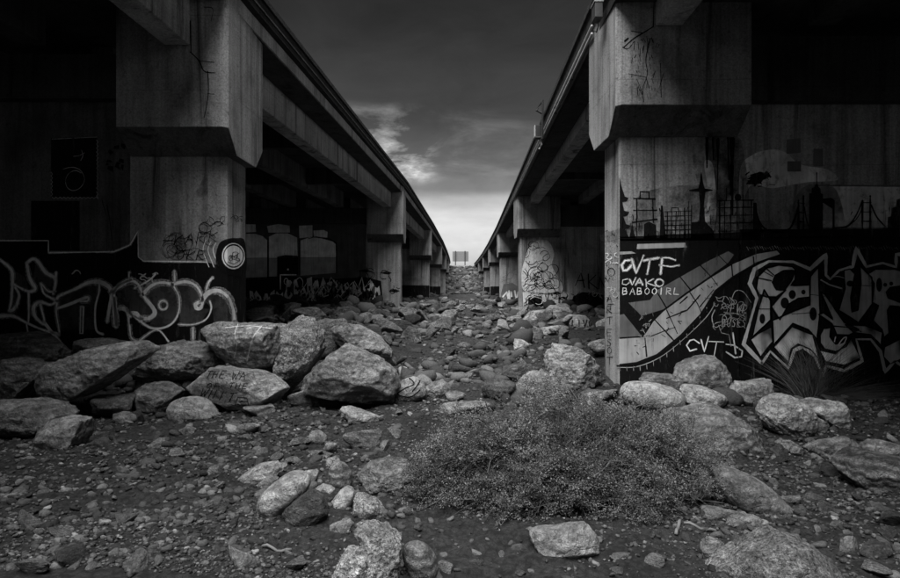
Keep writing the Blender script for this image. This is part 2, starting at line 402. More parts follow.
# junction box by the near right block and the box with aerial farther along the edge
def P3(px, py, y): return Vector(((px - 450) / FPX * y, y, EYE - (py - 289) / FPX * y))
dk = PIER[1, 'deck']
c = P3(596.5, 13, 9.9)
jb = MB().box(c.x - .06, c.x + .07, 9.75, 10.0, c.z - .13, c.z + .12).build('junction_box', M_DARKMET, dk, bevel=.01)
MB().box(c.x - .075, c.x + .08, 9.74, 10.01, c.z + .122, c.z + .14).build('box_lid', M_PIPE, jb)
MB().tube([P3(598.5, 19, 9.9), P3(598.5, 26, 9.95), P3(596.5, 32, 10.1), P3(594, 30, 10.3)], .012, 6).build('cable', M_DARKMET, jb)
yb = 18.2; ya_ = 17.2; c = P3(538.5, 131.5, yb)
M_IRON = plain('black_iron', .012, .7)
eb = MB().box(c.x - .10, c.x + .07, yb - .1, yb + .12, c.z - .17, c.z + .18).build('equipment_box', M_IRON, dk, bevel=.01)
MB().box(c.x - .125, c.x - .102, yb - .06, yb + .14, c.z - .19, c.z + .18).build('side_plate', M_PIPE, eb)
MB().box(c.x - .13, c.x + .08, yb - .14, yb + .16, c.z - .21, c.z - .173).build('bracket', M_DARKMET, eb)
mb = MB(); mb.tube([P3(542.3, 139, ya_), P3(542.6, 100, ya_)], .036, 6)
mb.tube([P3(542.6, 100, ya_), P3(536.5, 110.5, ya_), P3(542.5, 113.5, ya_)], .034, 6)
mb.build('aerial', M_IRON, eb)
mb = MB(); mb.tube([P3(540.5, 139, yb), P3(541.5, 145, yb), P3(539, 149, yb)], .035, 6); mb.build('flexible_conduit', M_PIPE, eb)

# ================================================================ painted marks
class Plane:
    """maps a pixel of the photograph onto the real wall it falls on; pieces cut at the wall's corners"""
    def __init__(s, sg, n):
        s.sg = sg; s.yf = YF[sg][n]; s.wx = WX[sg][n]; cw = 1.68 if sg < 0 else 1.96
        s.corner = 450 + sg * s.wx / s.yf * FPX; s.step = 450 + sg * (s.wx + cw) / s.yf * FPX
        s.cuts = sorted([s.corner, s.step])
    def zone(s, px):
        if s.sg < 0: return 0 if px > s.corner else (1 if px > s.step else 2)
        return 0 if px < s.corner else (1 if px < s.step else 2)
    def map(s, px, py, zn, off):
        if zn == 0:
            X = s.wx - off; y = X * FPX / (s.sg * (px - 450)) if abs(px - 450) > 1 else s.yf
            return (s.sg * X, y, EYE - (py - 289) / FPX * y)
        y = s.yf + (0 if zn == 1 else .03) - off
        return ((px - 450) / FPX * y, y, EYE - (py - 289) / FPX * y)
def clipx(poly, c, keep_less):
    out = []
    for i in range(len(poly)):
        a, b = poly[i - 1], poly[i]; ia = (a[0] <= c) == keep_less; ib = (b[0] <= c) == keep_less
        if ia != ib:
            t_ = (c - a[0]) / (b[0] - a[0]); out.append((c, a[1] + (b[1] - a[1]) * t_))
        if ib: out.append(b)
    return out
def catmull(pts, closed=False, k=5):
    P = [np.array(p, float) for p in pts]; n = len(P)
    if n < 3: return [tuple(p) for p in P]
    out = []
    for i in range(n if closed else n - 1):
        a = P[i - 1] if (i > 0 or closed) else P[0]; b = P[i]; c_ = P[(i + 1) % n]; d = P[(i + 2) % n] if (i + 2 < n or closed) else P[-1]
        for q in range(k):
            t_ = q / k
            out.append(tuple(.5 * ((2 * b) + (c_ - a) * t_ + (2 * a - 5 * b + 4 * c_ - d) * t_ ** 2 + (3 * b - a - 3 * c_ + d) * t_ ** 3)))
    if not closed: out.append(tuple(P[-1]))
    return out
class Paint:
    def __init__(s, plane): s.pl = plane; s.V = []; s.F = []; s.log = []
    def poly(s, pts, lay=0, smooth=False, closed=True):
        if smooth: pts = catmull(pts, True)
        pl = s.pl; c0, c1 = pl.cuts
        parts = [(clipx(pts, c0, True), c0 - .01), (clipx(clipx(pts, c0, False), c1, True), (c0 + c1) / 2), (clipx(pts, c1, False), c1 + .01)]
        for q, zx in parts:
            if len(q) < 3: continue
            zn = pl.zone(zx); off = .003 + .002 * lay
            try: tr = tessellate_polygon([[Vector((a, b, 0)) for a, b in q]])
            except Exception: continue
            n = len(s.V); s.V += [pl.map(a, b, zn, off) for a, b in q]
            for f in tr: s.F.append(tuple(n + i for i in f))
    def line(s, pts, w, lay=1, smooth=False, closed=False, taper=False):
        if smooth: pts = catmull(pts, closed)
        s.log.append((list(pts), w, lay, closed))
        if closed: pts = list(pts) + [pts[0]]
        P = []
        for a, b in zip(pts[:-1], pts[1:]):
            L = math.hypot(b[0] - a[0], b[1] - a[1]); m = max(1, int(L / 2.5))
            P += [(a[0] + (b[0] - a[0]) * q / m, a[1] + (b[1] - a[1]) * q / m) for q in range(m)]
        P.append(tuple(pts[-1])); n = len(P)
        if n < 2: return
        pl = s.pl; off = .003 + .002 * lay; rows = []
        for i in range(n):
            dx = P[min(i + 1, n - 1)][0] - P[max(i - 1, 0)][0]; dy = P[min(i + 1, n - 1)][1] - P[max(i - 1, 0)][1]; L = math.hypot(dx, dy) or 1
            ww = w / 2 * (.8 + .25 * random.random() + .28 * math.sin(i * .21 + len(s.V)))
            if taper: ww *= 1 - .75 * i / n
            nx_, ny_ = -dy / L * ww, dx / L * ww
            e = 0
            rows.append(((P[i][0] + nx_, P[i][1] + ny_), (P[i][0] - nx_, P[i][1] - ny_)))
        for (a, b), (c_, d) in zip(rows[:-1], rows[1:]):
            zn = pl.zone((a[0] + b[0] + c_[0] + d[0]) / 4); m = len(s.V)
            s.V += [pl.map(q[0], q[1], zn, off) for q in (a, b, d, c_)]; s.F.append((m, m + 1, m + 2, m + 3))
        for q in (P[0], P[-1]):       # round caps
            if taper and q is P[-1]: continue
            s.disc(q[0], q[1], w / 2 * .95, w / 2 * .95, lay, 8)
    def disc(s, x, y, rx, ry, lay=1, k=20):
        s.poly([(x + rx * math.cos(6.2832 * i / k), y + ry * math.sin(6.2832 * i / k)) for i in range(k)], lay)
    def ring(s, x, y, rx, ry, w, lay=1, k=22):
        s.line([(x + rx * math.cos(6.2832 * i / k), y + ry * math.sin(6.2832 * i / k)) for i in range(k)], w, lay, closed=True)
    def build(s, name, mat, parent, label=None, halo=None):
        if halo:
            h = Paint(s.pl)
            for pts, w, lay, cl in s.log: h.line(pts, w * 1.7 + .7, lay - .35, closed=cl)
            h.build('overspray', halo, parent)
        if s.F: obj(name, s.V, s.F, mat, parent, label=label)
FONT = {'A': [[(0, 0), (.4, 1), (.8, 0)], [(.15, .4), (.65, .4)]], 'B': [[(0, 0), (0, 1), (.5, .95), (.55, .65), (.1, .52), (.65, .45), (.65, .1), (0, 0)]],
 'C': [[(.7, .85), (.4, 1), (.1, .75), (.05, .3), (.3, 0), (.7, .2)]], 'V': [[(0, 1), (.35, 0), (.8, 1.05)]], 'T': [[(0, .95), (.9, 1)], [(.45, 1), (.4, 0)]],
 'F': [[(.1, 0), (.15, 1), (.85, .9)], [(0, .52), (.95, .5)]], 'K': [[(.05, 0), (.05, 1)], [(.75, .9), (.05, .45), (.8, .05)]],
 'O': [[(.4, 1), (.05, .7), (.05, .3), (.4, 0), (.72, .3), (.72, .7), (.4, 1)]], 'I': [[(.3, 0), (.3, 1)]], 'R': [[(0, 0), (0, 1), (.6, .9), (.6, .6), (0, .5), (.75, 0)]],
 'L': [[(.1, 1), (0, .05), (.8, 0)]], 'G': [[(.7, .85), (.4, 1), (.05, .7), (.05, .3), (.4, 0), (.7, .2), (.7, .5), (.4, .5)]], 'D': [[(0, 0), (0, 1), (.6, .8), (.65, .25), (0, 0)]],
 'H': [[(0, 0), (0, 1)], [(.6, 0), (.6, 1)], [(0, .5), (.6, .5)]], 'W': [[(0, 1), (.2, 0), (.45, .7), (.65, 0), (.9, 1)]], 'E': [[(.7, 1), (0, 1), (0, 0), (.7, 0)], [(0, .52), (.55, .52)]],
 'S': [[(.65, .85), (.35, 1), (.05, .75), (.6, .4), (.5, .05), (0, .1)]], 'N': [[(0, 0), (0, 1), (.65, 0), (.65, 1)]], 'U': [[(0, 1), (.05, .2), (.35, 0), (.65, .2), (.65, 1)]], 'P': [[(0, 0), (0, 1), (.6, .9), (.6, .55), (0, .45)]], 'Q': [[(.4, 1), (.05, .7), (.05, .3), (.4, 0), (.72, .3), (.72, .7), (.4, 1)], [(.45, .3), (.85, -.1)]]}
def text(fn, s, x, y, w, h, wd, slant=0.0, rise=0.0):
    """letters left to right: (x,y) lower left pixel, w the advance, h the height"""
    for i, ch in enumerate(s):
        for st in FONT.get(ch, []):
            fn([(x + i * w + a * w * .85 + b * h * slant, y - b * h - i * rise) for a, b in st], wd)
def scribble(pt, x0, y0, x1, y1, n, w, lay=1, seg=5):
    """curling hand sprayed loops"""
    for _ in range(n):
        x, y = random.uniform(x0, x1), random.uniform(y0, y1); st = max(1.2, (y1 - y0) * .13); a = random.uniform(0, 6.28); tw = random.choice((-1, 1)) * random.uniform(.35, .9); pts = []
        for k in range(seg * 3):
            if not (x0 <= x <= x1 and y0 <= y <= y1): break
            pts.append((x, y)); a += tw + random.gauss(0, .25)
            if random.random() < .16: tw = -tw
            x += math.cos(a) * st * 1.1; y += math.sin(a) * st
        if len(pts) > 2: pt.line(pts, w, lay, smooth=True)
def wild(ptl, ptd, x0, y0, x1, y1, lw, w, lay=1):
    """interlocking angular letter forms: light body, dark outline and light rim"""
    x = x0
    while x < x1 - lw * .5:
        for row in range(1):
            h = (y1 - y0) * random.uniform(.8, 1.0); cy_ = y1 - h / 2 - random.uniform(0, (y1 - y0) - h); L = lw * random.uniform(.75, 1.1)
            q = []
            for k in range(9):
                a = 6.2832 * k / 9 + random.uniform(-.25, .25); r = random.choice((.55, .9, 1.12))
                q.append((x + L / 2 + math.cos(a) * L * .62 * r, cy_ + math.sin(a) * h * .5 * r))
            ptl.poly(q, lay); ptd.line(q, w, lay + 1, closed=True)
            ptd.poly([(x + L / 2 + (a - x - L / 2) * .33 + random.uniform(-1, 1), cy_ + (b - cy_) * .4) for a, b in q], lay + 1)
        x += L * .8
def sc(pts, ox, oy, k): return [(ox + a / k, oy + b / k) for a, b in pts]

# ---- right near wall
pl = Plane(1, 0); rt = PIER[1, 0]
blk = Paint(pl); blk.poly([(619.6, 239), (660, 238), (737, 238.5), (800, 236.5), (903, 237), (903, 386), (850, 388), (619.6, 392)], 1)
blk.build('black_background', P_BLACK, rt)
pale = Paint(pl)
pale.poly(sc([(0, 190), (60, 120), (140, 95), (215, 105), (290, 165), (420, 190), (470, 240), (340, 250), (260, 262), (150, 280), (60, 262), (20, 330), (0, 420)], 740, 130, 4.82), 0, smooth=True)
pale.poly(sc([(385, 270), (771, 275), (771, 470), (385, 470)], 740, 130, 4.82), 0)
pale.poly(sc([(585, 20), (620, 5), (640, 60), (655, 240), (640, 390), (600, 420), (575, 330), (610, 200)], 600, 160, 5.62), 0, smooth=True)
pale.build('pale_cloud_paint', P_PALE, rt)
class Multi:
    def __init__(s, pl, name, mat, parent): s.a = (pl, name, mat, parent)
    def one(s, meth, *a, **k):
        p_ = Paint(s.a[0]); getattr(p_, meth)(*a, **k); p_.build(s.a[1], s.a[2], s.a[3])
sk = Paint(pl)
Z6 = lambda q: sc(q, 600, 160, 5.62)
# pagoda at the corner
sk.poly(Z6([(110, 95), (122, 150), (140, 205), (160, 212), (150, 232), (126, 236), (136, 285), (165, 292), (155, 312), (132, 318), (146, 360), (172, 368), (160, 386), (140, 388), (165, 440), (110, 440)]), 1)
sk.build('pagoda_silhouette', P_INK, rt); sk = Paint(pl)
for a in ([(190, 215), (310, 218)], [(190, 282), (318, 282)], [(185, 350), (320, 332)]): sk.line(Z6(a), 1.5, 1)
for a in ([(207, 215), (205, 440)], [(296, 218), (300, 350)], [(225, 215), (226, 178), (275, 178), (276, 215)]): sk.line(Z6(a), 1.2, 1)
sk.poly(Z6([(245, 440), (248, 360), (275, 345), (315, 365), (318, 440)]), 1); sk.poly(Z6([(165, 440), (180, 350), (190, 400), (200, 440)]), 1)
sk.build('stacked_frames', P_INK, rt); sk = Paint(pl)
for x in range(380, 480, 24): sk.line(Z6([(x, 290), (x - 4, 440)]), 1.0, 1)
for y in range(290, 440, 26): sk.line(Z6([(365, y), (515, y - 4)]), .9, 1)
sk.poly(Z6([(335, 440), (342, 255), (352, 255), (372, 440)]), 1); sk.line(Z6([(400, 290), (402, 268), (440, 268), (442, 290)]), 1.2, 1)
sk.line(Z6([(497, 235), (498, 440)]), .9, 1); sk.line(Z6([(515, 255), (512, 440)]), .7, 1); sk.line(Z6([(475, 270), (478, 440)]), 1.0, 1)
sk.build('grid_building', P_INK, rt); sk = Paint(pl)
sk.poly(Z6([(566, 75), (572, 75), (580, 130), (590, 160), (632, 166), (632, 172), (592, 178), (584, 260), (592, 345), (640, 400), (640, 440), (510, 440), (516, 350), (555, 345), (562, 260), (556, 178), (500, 174), (500, 168), (552, 158), (562, 120)]), 1)
sk.build('cross_topped_tower', P_INK, rt); sk = Paint(pl)
for x in (672, 700, 735, 770, 805, 850): sk.line(Z6([(x, 228), (x, 440)]), 1.5 if x in (672, 850) else .9, 1)
for y in (228, 268, 312, 355, 400): sk.line(Z6([(665, y), (862, y - 3)]), 1.4 if y == 228 else .9, 1)
sk.line(Z6([(802, 110), (803, 228)]), 1.0, 1); sk.disc(*Z6([(775, 210)])[0], 3.4, 3.6, 1); sk.line(Z6([(740, 30), (735, 190)]), 4.0, 1, taper=False); sk.line(Z6([(710, 228), (712, 160)]), 1.2, 1)
Z7 = lambda q: sc(q, 740, 130, 4.82)
sk.poly(Z7([(64, 350), (80, 350), (84, 420), (110, 480), (135, 490), (60, 495)]), 1)
sk.build('scaffold_building', P_INK, rt); sk = Paint(pl)
sk.poly(Z6([(110, 432), (903, 400), (903, 450), (110, 455)]), 1)
sk.poly(Z7([(0, 478), (771, 476), (771, 520), (0, 520)]), 1)
# suspension bridges
so = Paint(pl)
for q in ([(640, 195), (700, 185), (722, 200), (720, 240), (625, 240)], [(716, 150), (742, 145), (748, 240), (712, 240)], [(800, 190), (835, 188), (842, 240), (790, 240)], [(650, 224), (903, 222), (903, 244), (620, 244)], [(694, 140), (740, 138), (738, 190), (705, 200)]): so.poly(q, 0, smooth=True)
so.build('overspray_haze', P_SOOT, rt)
for tx in (282, 306, 590, 628):
    sk.line(Z7([(tx, 340 if tx in (282, 590) else 318), (tx, 480)]), 2.0, 1)
for y in (350, 395, 440): sk.line(Z7([(278, y), (310, y + 4)]), 1.2, 1); sk.line(Z7([(586, y), (632, y)]), 1.2, 1)
sk.line(Z7([(76, 380), (100, 450), (150, 488), (230, 480), (262, 430), (280, 370)]), 1.5, 1, smooth=True)
sk.line(Z7([(80, 400), (110, 470), (200, 492), (250, 465), (280, 390)]), 1.0, 1, smooth=True)
sk.line(Z7([(310, 370), (320, 430), (334, 470)]), 1.2, 1, smooth=True)
sk.line(Z7([(455, 472), (520, 462), (560, 410), (586, 350)]), 1.6, 1, smooth=True); sk.line(Z7([(510, 470), (560, 430), (588, 380)]), 1.0, 1, smooth=True)
sk.line(Z7([(632, 360), (660, 420), (700, 465)]), 1.4, 1, smooth=True)
sk.build('suspension_bridge_painting', P_INK, rt); sk = Paint(pl)
# stepped tower with spire, arch block, edge tower
sk.poly(Z7([(333, 480), (333, 305), (345, 305), (346, 280), (360, 275), (362, 262), (376, 262), (378, 275), (388, 282), (390, 305), (400, 310), (400, 480)]), 1)
sk.line(Z7([(370, 268), (370, 205)]), 1.2, 1)
sk.poly(Z7([(398, 330), (440, 326), (456, 340), (456, 480), (446, 480), (446, 380), (400, 350)]), 1)
sk.poly(Z7([(712, 480), (712, 420), (728, 415), (730, 375), (752, 370), (755, 335), (771, 330), (771, 480)]), 1)
sk.build('tall_tower', P_INK, rt); sk = Paint(pl)
sk.poly(Z7([(60, 215), (95, 200), (120, 205), (125, 195), (135, 200), (148, 220), (130, 235), (112, 240), (100, 258), (78, 262), (76, 272), (66, 272), (66, 262), (28, 262), (40, 245), (52, 240), (35, 236)]), 1)
sk.line(Z7([(40, 222), (100, 205)]), .8, 1)
sk.build('aircraft_silhouette', P_INK, rt); sk = Paint(pl)
for q in ([(225, 45), (292, 40), (292, 110), (225, 115)], [(228, 150), (294, 150), (294, 200), (228, 200)], [(355, 90), (400, 90), (400, 175), (355, 175)]): sk.poly(Z7(q), 1)
sk.line(Z7([(380, 268), (771, 268)]), 1.4, 1)
sk.build('dark_window_blocks', P_MID, rt); sk = Paint(pl)
for x, y0, y1, w in ((707, 138, 168, 3.5), (713, 138, 160, 2.5), (718, 139, 190, 3), (732, 138, 215, 5), (728, 138, 180, 3)): sk.line([(x, y0), (x + random.uniform(-1, 1), y1)], w, 1, taper=True)
sk.build('soot_drips', P_INK, rt); sk = Paint(pl)
for _ in range(90):
    x, y = random.choice([random.uniform(622, 760), random.uniform(622, 900)]), random.uniform(206, 240); sk.line([(x, y), (x + random.uniform(-1.5, 1.5), y + random.uniform(2, 9))], random.uniform(.3, 1.0), 1, taper=True)
for _ in range(26):
    x = random.uniform(744, 770); y = 178 + random.gauss(0, 4); sk.line([(x, y), (x + random.uniform(1, 6), y + random.uniform(-3, 3))], random.uniform(.4, 1.3), 1)
sk.build('ragged_brush_marks', P_INK, rt)
# great wall band
Z8 = lambda q: sc(q, 600, 240, 3.0)
bd = Paint(pl); bd.poly(Z8([(85, 188), (150, 180), (172, 150), (260, 100), (330, 60), (385, 34), (402, 44), (385, 68), (330, 108), (260, 156), (190, 208), (125, 228)]), 2)
bd.poly(Z8([(58, 225), (72, 222), (125, 288), (58, 292)]), 2); bd.build('painted_wall_top', P_MID, rt)
bd = Paint(pl); bd.poly(Z8([(58, 297), (130, 292), (160, 245), (190, 215), (262, 162), (332, 114), (400, 72), (470, 42), (530, 32), (540, 42), (470, 66), (395, 110), (345, 150), (300, 222), (240, 285), (170, 342), (110, 366), (58, 372)]), 2)
bd.poly(Z8([(112, 12), (256, 8), (260, 22), (110, 27)]), 2); bd.poly(Z8([(60, 35), (95, 34), (108, 40), (60, 44)]), 2); bd.build('painted_wall_face', P_GREY, rt)
ln = Paint(pl)
for q in ([(172, 158), (200, 205)], [(240, 110), (272, 150)], [(300, 75), (335, 112)], [(355, 45), (385, 75)], [(200, 210), (232, 280)], [(270, 158), (292, 190), (305, 220)], [(335, 112), (352, 135)], [(395, 75), (398, 108)], [(460, 50), (462, 72)], [(135, 295), (140, 350)], [(165, 240), (220, 300)],
          [(200, 235), (262, 210), (300, 165)], [(240, 190), (262, 170)], [(150, 290), (200, 270), (225, 262)], [(300, 200), (340, 150)]): ln.line(Z8(q), 1.2, 3)
ln.line(Z8([(52, 378), (110, 374), (175, 348), (245, 292), (310, 228), (352, 158), (400, 115), (475, 70)]), 2.2, 3, smooth=True)
for _ in range(26):
    a = random.uniform(0, 1); x = 100 + 260 * a; y = 330 - 200 * a + random.uniform(-20, 20)
    ln.line(Z8([(x, y), (x + random.uniform(-8, 14), y + random.uniform(-8, 8))]), .7, 3)
ln.build('painted_joints', P_INK, rt)
dm = Paint(pl)
dm.line(Z8([(50, 382), (110, 380), (180, 352), (250, 298), (318, 232), (345, 190)]), .7, 3, smooth=True)
for i in range(14):
    x = 60 + i * 20; y = 384 - max(0, i - 3) ** 1.6 * 4.4; dm.line(Z8([(x, y - 6), (x + 1, y + 8)]), .6, 3)
for i in range(60):
    x = 440 + i * 7.6; dm.line(Z8([(x, 20 + 3 * math.sin(i)), (x + 6, 28 + 3 * math.cos(i * 2))]), .35, 2)
for _ in range(34):
    x, y = random.gauss(140, 14), random.gauss(275, 26); dm.line(Z8([(x, y), (x + random.uniform(-8, 8), y + random.uniform(-8, 8)), (x + random.uniform(-8, 8), y + random.uniform(-8, 8))]), .6, 4)
dm.build('dull_tag', P_DIM, rt)
# tags in white
wt = Paint(pl)
Z1 = lambda q: sc(q, 600, 240, 9.0)
for q in ([(275, 180), (225, 185), (195, 225), (210, 275), (245, 270), (285, 225)], [(285, 170), (325, 300), (392, 140)], [(390, 185), (530, 160)], [(450, 175), (425, 305)], [(560, 160), (545, 305)], [(560, 160), (620, 160), (678, 180)], [(535, 225), (640, 240), (710, 228)],
          [(250, 350), (205, 360), (200, 395), (235, 405), (262, 385)], [(268, 355), (290, 405), (322, 340)], [(320, 405), (355, 345), (385, 405)], [(332, 385), (378, 385)], [(412, 355), (418, 420)], [(480, 350), (418, 385), (500, 415)]): wt.line(Z1(q), 1.35 if q[0][1] < 320 and q[0][1] != 0 and q[0][0] < 700 and q[0][1] < 240 else .9, 5)
wt.ring(*Z1([(535, 385)])[0], 4, 3.6, .9, 5)
wt.build('white_tag', P_WHITE, rt, 'white hand sprayed CVTF and CVAKO', halo=P_HALO); wt = Paint(pl)
text(lambda a, w: wt.line(a, w, 5), 'BABOOIRL', 622.5, 294.5, 7.3, 6.6, .9, .08)
wt.build('white_tag', P_WHITE, rt, 'white hand sprayed BABOOIRL'); wt = Paint(pl)
Z9 = lambda q: sc(q, 690, 270, 5.25)
for q in ([(50, 385), (20, 365), (0, 370), (-18, 395), (0, 425), (35, 415)], [(58, 365), (75, 430), (98, 350)], [(100, 375), (175, 378)], [(140, 378), (125, 460)], [(190, 390), (230, 395), (275, 425), (270, 455), (235, 460), (190, 430)], [(225, 330), (240, 440)]): wt.line(Z9(q), 1.3, 5)
wt.build('white_tag', P_WHITE, rt, 'white hand sprayed CVT above the tall rounded boulder')
tg = Paint(pl)
scribble(tg, 713, 296, 748, 312, 12, .6, 5); scribble(tg, 712, 312, 746, 330, 12, .6, 5)
text(lambda a, w: tg.line(a, w, 5), 'SEWL', 724, 313, 6, 9, .9, .2); text(lambda a, w: tg.line(a, w, 5), 'BUSES', 722, 327, 5, 8, .9, .1)
tg.line(Z9([(130, 210), (115, 250), (130, 300), (160, 290)]), 1, 5, smooth=True); tg.line(Z9([(220, 150), (240, 110), (280, 115), (320, 170)]), .9, 5, smooth=True); tg.line(Z9([(150, 290), (165, 330), (205, 340), (215, 400)]), .7, 5)
tg.build('small_tangled_tag', P_DIM, rt)
# silver letters
ZL = lambda q: sc(q, 740, 240, 4.131)
rim = Paint(pl)
O_T = [(90, 510), (15, 430), (70, 240), (40, 180), (60, 120), (120, 88), (220, 90), (290, 120), (355, 60), (355, 145), (372, 162), (410, 125), (466, 110), (480, 35), (522, 110), (590, 95), (645, 112), (645, 60), (675, 58)]
O_B = [(90, 510), (125, 460), (200, 530), (225, 455), (260, 440), (310, 480), (345, 565), (355, 520), (430, 540), (505, 500), (480, 410), (540, 410), (580, 460), (600, 545), (640, 500), (675, 525)]
rim.line(ZL(O_T), 3.4, 3); rim.line(ZL(O_B), 3.0, 3)
rim.line(ZL([(335, 165), (370, 185), (420, 200)]), 1.6, 3); rim.line(ZL([(370, 160), (400, 150), (440, 160)]), 1.0, 3, smooth=True)
rim.build('letter_rim', P_SILV, rt)
lt = Paint(pl)
for q in ([(68, 200), (75, 150), (110, 115), (160, 103), (215, 110), (228, 124), (180, 125), (145, 145), (133, 175), (150, 205), (190, 208), (150, 235), (110, 235), (80, 225)],
          [(230, 125), (228, 165), (210, 188), (288, 185), (288, 235), (240, 240), (200, 265), (165, 330), (130, 275), (175, 222), (215, 165)],
          [(325, 110), (330, 300), (318, 408), (282, 370), (218, 345), (140, 430), (135, 332), (230, 290), (290, 268), (292, 150)],
          [(100, 205), (127, 250), (127, 330), (52, 400), (75, 290)],
          [(335, 215), (352, 225), (430, 340), (492, 370), (450, 392), (400, 390), (380, 345), (325, 308), (345, 300), (385, 330)],
          [(430, 125), (455, 120), (475, 140), (458, 240), (462, 298), (488, 290), (500, 180), (495, 105), (545, 155), (547, 262), (490, 342), (408, 290), (435, 200)],
          [(530, 140), (560, 120), (640, 120), (675, 130), (675, 188), (620, 195), (603, 215), (612, 240), (675, 262), (675, 278), (620, 272), (610, 290), (615, 385), (596, 400), (588, 370), (550, 332), (572, 272), (547, 258), (555, 180)],
          [(330, 395), (345, 365), (375, 362), (372, 400), (395, 430), (440, 420), (460, 400), (440, 440), (395, 460), (350, 450), (332, 425)]):
    lt.poly(ZL(q), 3); lt.build('silver_letter_piece', P_LETTER, rt); lt = Paint(pl); lt.line(ZL(q), 1.5, 5, closed=True); lt.build('letter_piece_outline', P_INK, rt); lt = Paint(pl)
fd = Paint(pl)
for q in ([(130, 358), (135, 420), (85, 482), (45, 412), (75, 388)], [(140, 442), (215, 358), (300, 392), (325, 490), (292, 452), (240, 430), (212, 450), (200, 507)],
          [(328, 455), (395, 470), (460, 408), (497, 488), (430, 517), (352, 502)], [(435, 350), (520, 354), (588, 382), (582, 432), (540, 390), (470, 382)], [(598, 442), (675, 402), (675, 488), (622, 512), (594, 482)]):
    fd.poly(ZL(q), 3); fd.build('shaded_letter_edge', P_FADE, rt); fd = Paint(pl); fd.line(ZL(q), 1.3, 5, closed=True); fd.build('letter_piece_outline', P_INK, rt); fd = Paint(pl)
ik = Paint(pl)
for q in ([(68, 200), (75, 150), (110, 115), (160, 103), (215, 110), (228, 124)], [(230, 125), (228, 165), (210, 188), (288, 185)], [(292, 150), (325, 110), (330, 300), (318, 408), (282, 370), (218, 345), (140, 430), (135, 332), (230, 290), (290, 268)],
          [(100, 205), (127, 250), (127, 330), (52, 400)], [(335, 215), (352, 225), (430, 340), (492, 370)], [(475, 140), (458, 240), (462, 298), (488, 290), (500, 180), (495, 105), (545, 155), (547, 262), (490, 342), (408, 290), (435, 200)],
          [(80, 120), (135, 150)], [(65, 155), (130, 168)], [(70, 285), (125, 285)], [(100, 110), (140, 145)]): ik.line(ZL(q), 1.1, 5)
for x, y, rx, ry in ((185, 260, 4.2, 5.5), (216, 225, 3.6, 4.4), (262, 215, 2.2, 2.4), (302, 305, 3.6, 6.5), (92, 325, 2.8, 5), (575, 185, 3.0, 7), (455, 180, 3.5, 3), (625, 180, 2, 2), (600, 185, 2, 2)):
    a, b = ZL([(x, y)])[0]; ik.disc(a, b, rx, ry, 5)
ik.line(ZL([(215, 305), (260, 303), (300, 300)]), .9, 5); ik.line(ZL([(290, 225), (350, 232)]), .9, 5); ik.line(ZL([(380, 355), (440, 360), (500, 378)]), 1.2, 5); ik.line(ZL([(440, 185), (545, 190)]), .6, 5)
ik.build('letter_outline', P_INK, rt)
hl = Paint(pl); hl.line(ZL([(405, 435), (425, 408), (440, 402), (430, 425), (410, 438)]), 1.0, 6, smooth=True); hl.line(ZL([(390, 420), (395, 400)]), 1.0, 6); hl.build('bright_highlight', P_WHITE, rt)
# side face of the near right column: blotchy sprays and stacked letters
sd_ = Paint(pl)
text(lambda a, w: sd_.line(a, w, 2), 'T', 608, 310, 7, 6, .8)
for ch, y in zip('ARTESOT', (302, 313, 324, 336, 346, 354, 364)): text(lambda a, w: sd_.line(a, w, 2), ch, 607, y, 7, 7, .8)
sd_.ring(611, 272, 3.6, 4, .7, 2); scribble(sd_, 605, 264, 618, 282, 5, .5, 2)
for _ in range(60):
    x, y = random.uniform(604.5, 618), random.uniform(228, 300); sd_.disc(x, y, random.uniform(.2, .8), random.uniform(.2, .9), 2, 6)
sd_.build('stacked_letters', P_INK, rt)
sd_ = Paint(pl)
scribble(sd_, 605, 252, 619, 264, 10, .8, 3, 4); scribble(sd_, 603.9, 300, 607, 368, 14, .5, 3, 3); scribble(sd_, 605, 286, 618, 300, 6, .4, 3, 4)
sd_.build('pale_corner_tag', P_WHITE, rt)
# crack stains on bearing block (own plane: the block front)
class Flat:
    cuts = [-1e5, 1e5]
    def __init__(s, y): s.y = y
    def zone(s, px): return 1
    def map(s, px, py, zn, off): y = s.y - off; return ((px - 450) / FPX * y, y, EYE - (py - 289) / FPX * y)
ck = Paint(Flat(9.3)); Zc = lambda q: sc(q, 440, 0, 3.4)
for q, w in (([(725, 90), (690, 112), (660, 130), (625, 160)], 1.2), ([(690, 112), (650, 105)], .7), ([(640, 130), (628, 140)], 1.6), ([(725, 90), (728, 0)], 1.1), ([(715, 130), (700, 200), (705, 250), (690, 300), (692, 345)], 1.0), ([(750, 215), (752, 330)], .9), ([(760, 250), (745, 300)], .6),
             ([(640, 250), (700, 262)], .6), ([(670, 270), (690, 320)], .8), ([(700, 262), (712, 300)], .6), ([(620, 160), (640, 165), (660, 140)], .7)): ck.line(Zc(q), w, 0, smooth=True)
for _ in range(46):
    x = random.gauss(700, 26); y = random.uniform(120, 345); ck.line(Zc([(x, y), (x + random.uniform(-7, 7), y + random.uniform(4, 30))]), random.uniform(.3, .9), 0)
ck.build('dark_crack_stain', P_INK, rt)
ck = Paint(Flat(9.8)); Zc = lambda q: sc(q, 0, 0, 2.89)
for q, w in (([(550, 150), (575, 175), (590, 205), (620, 210)], 1.0), ([(600, 205), (602, 270), (590, 340)], .9), ([(575, 175), (620, 180)], .6), ([(600, 270), (620, 272)], .7), ([(590, 20), (615, 25), (610, 60)], .8), ([(550, 60), (552, 150)], 1.3)): ck.line(Zc(q), w, 0, smooth=True)
ck.build('dark_crack_stain', P_INK, PIER[-1, 0])
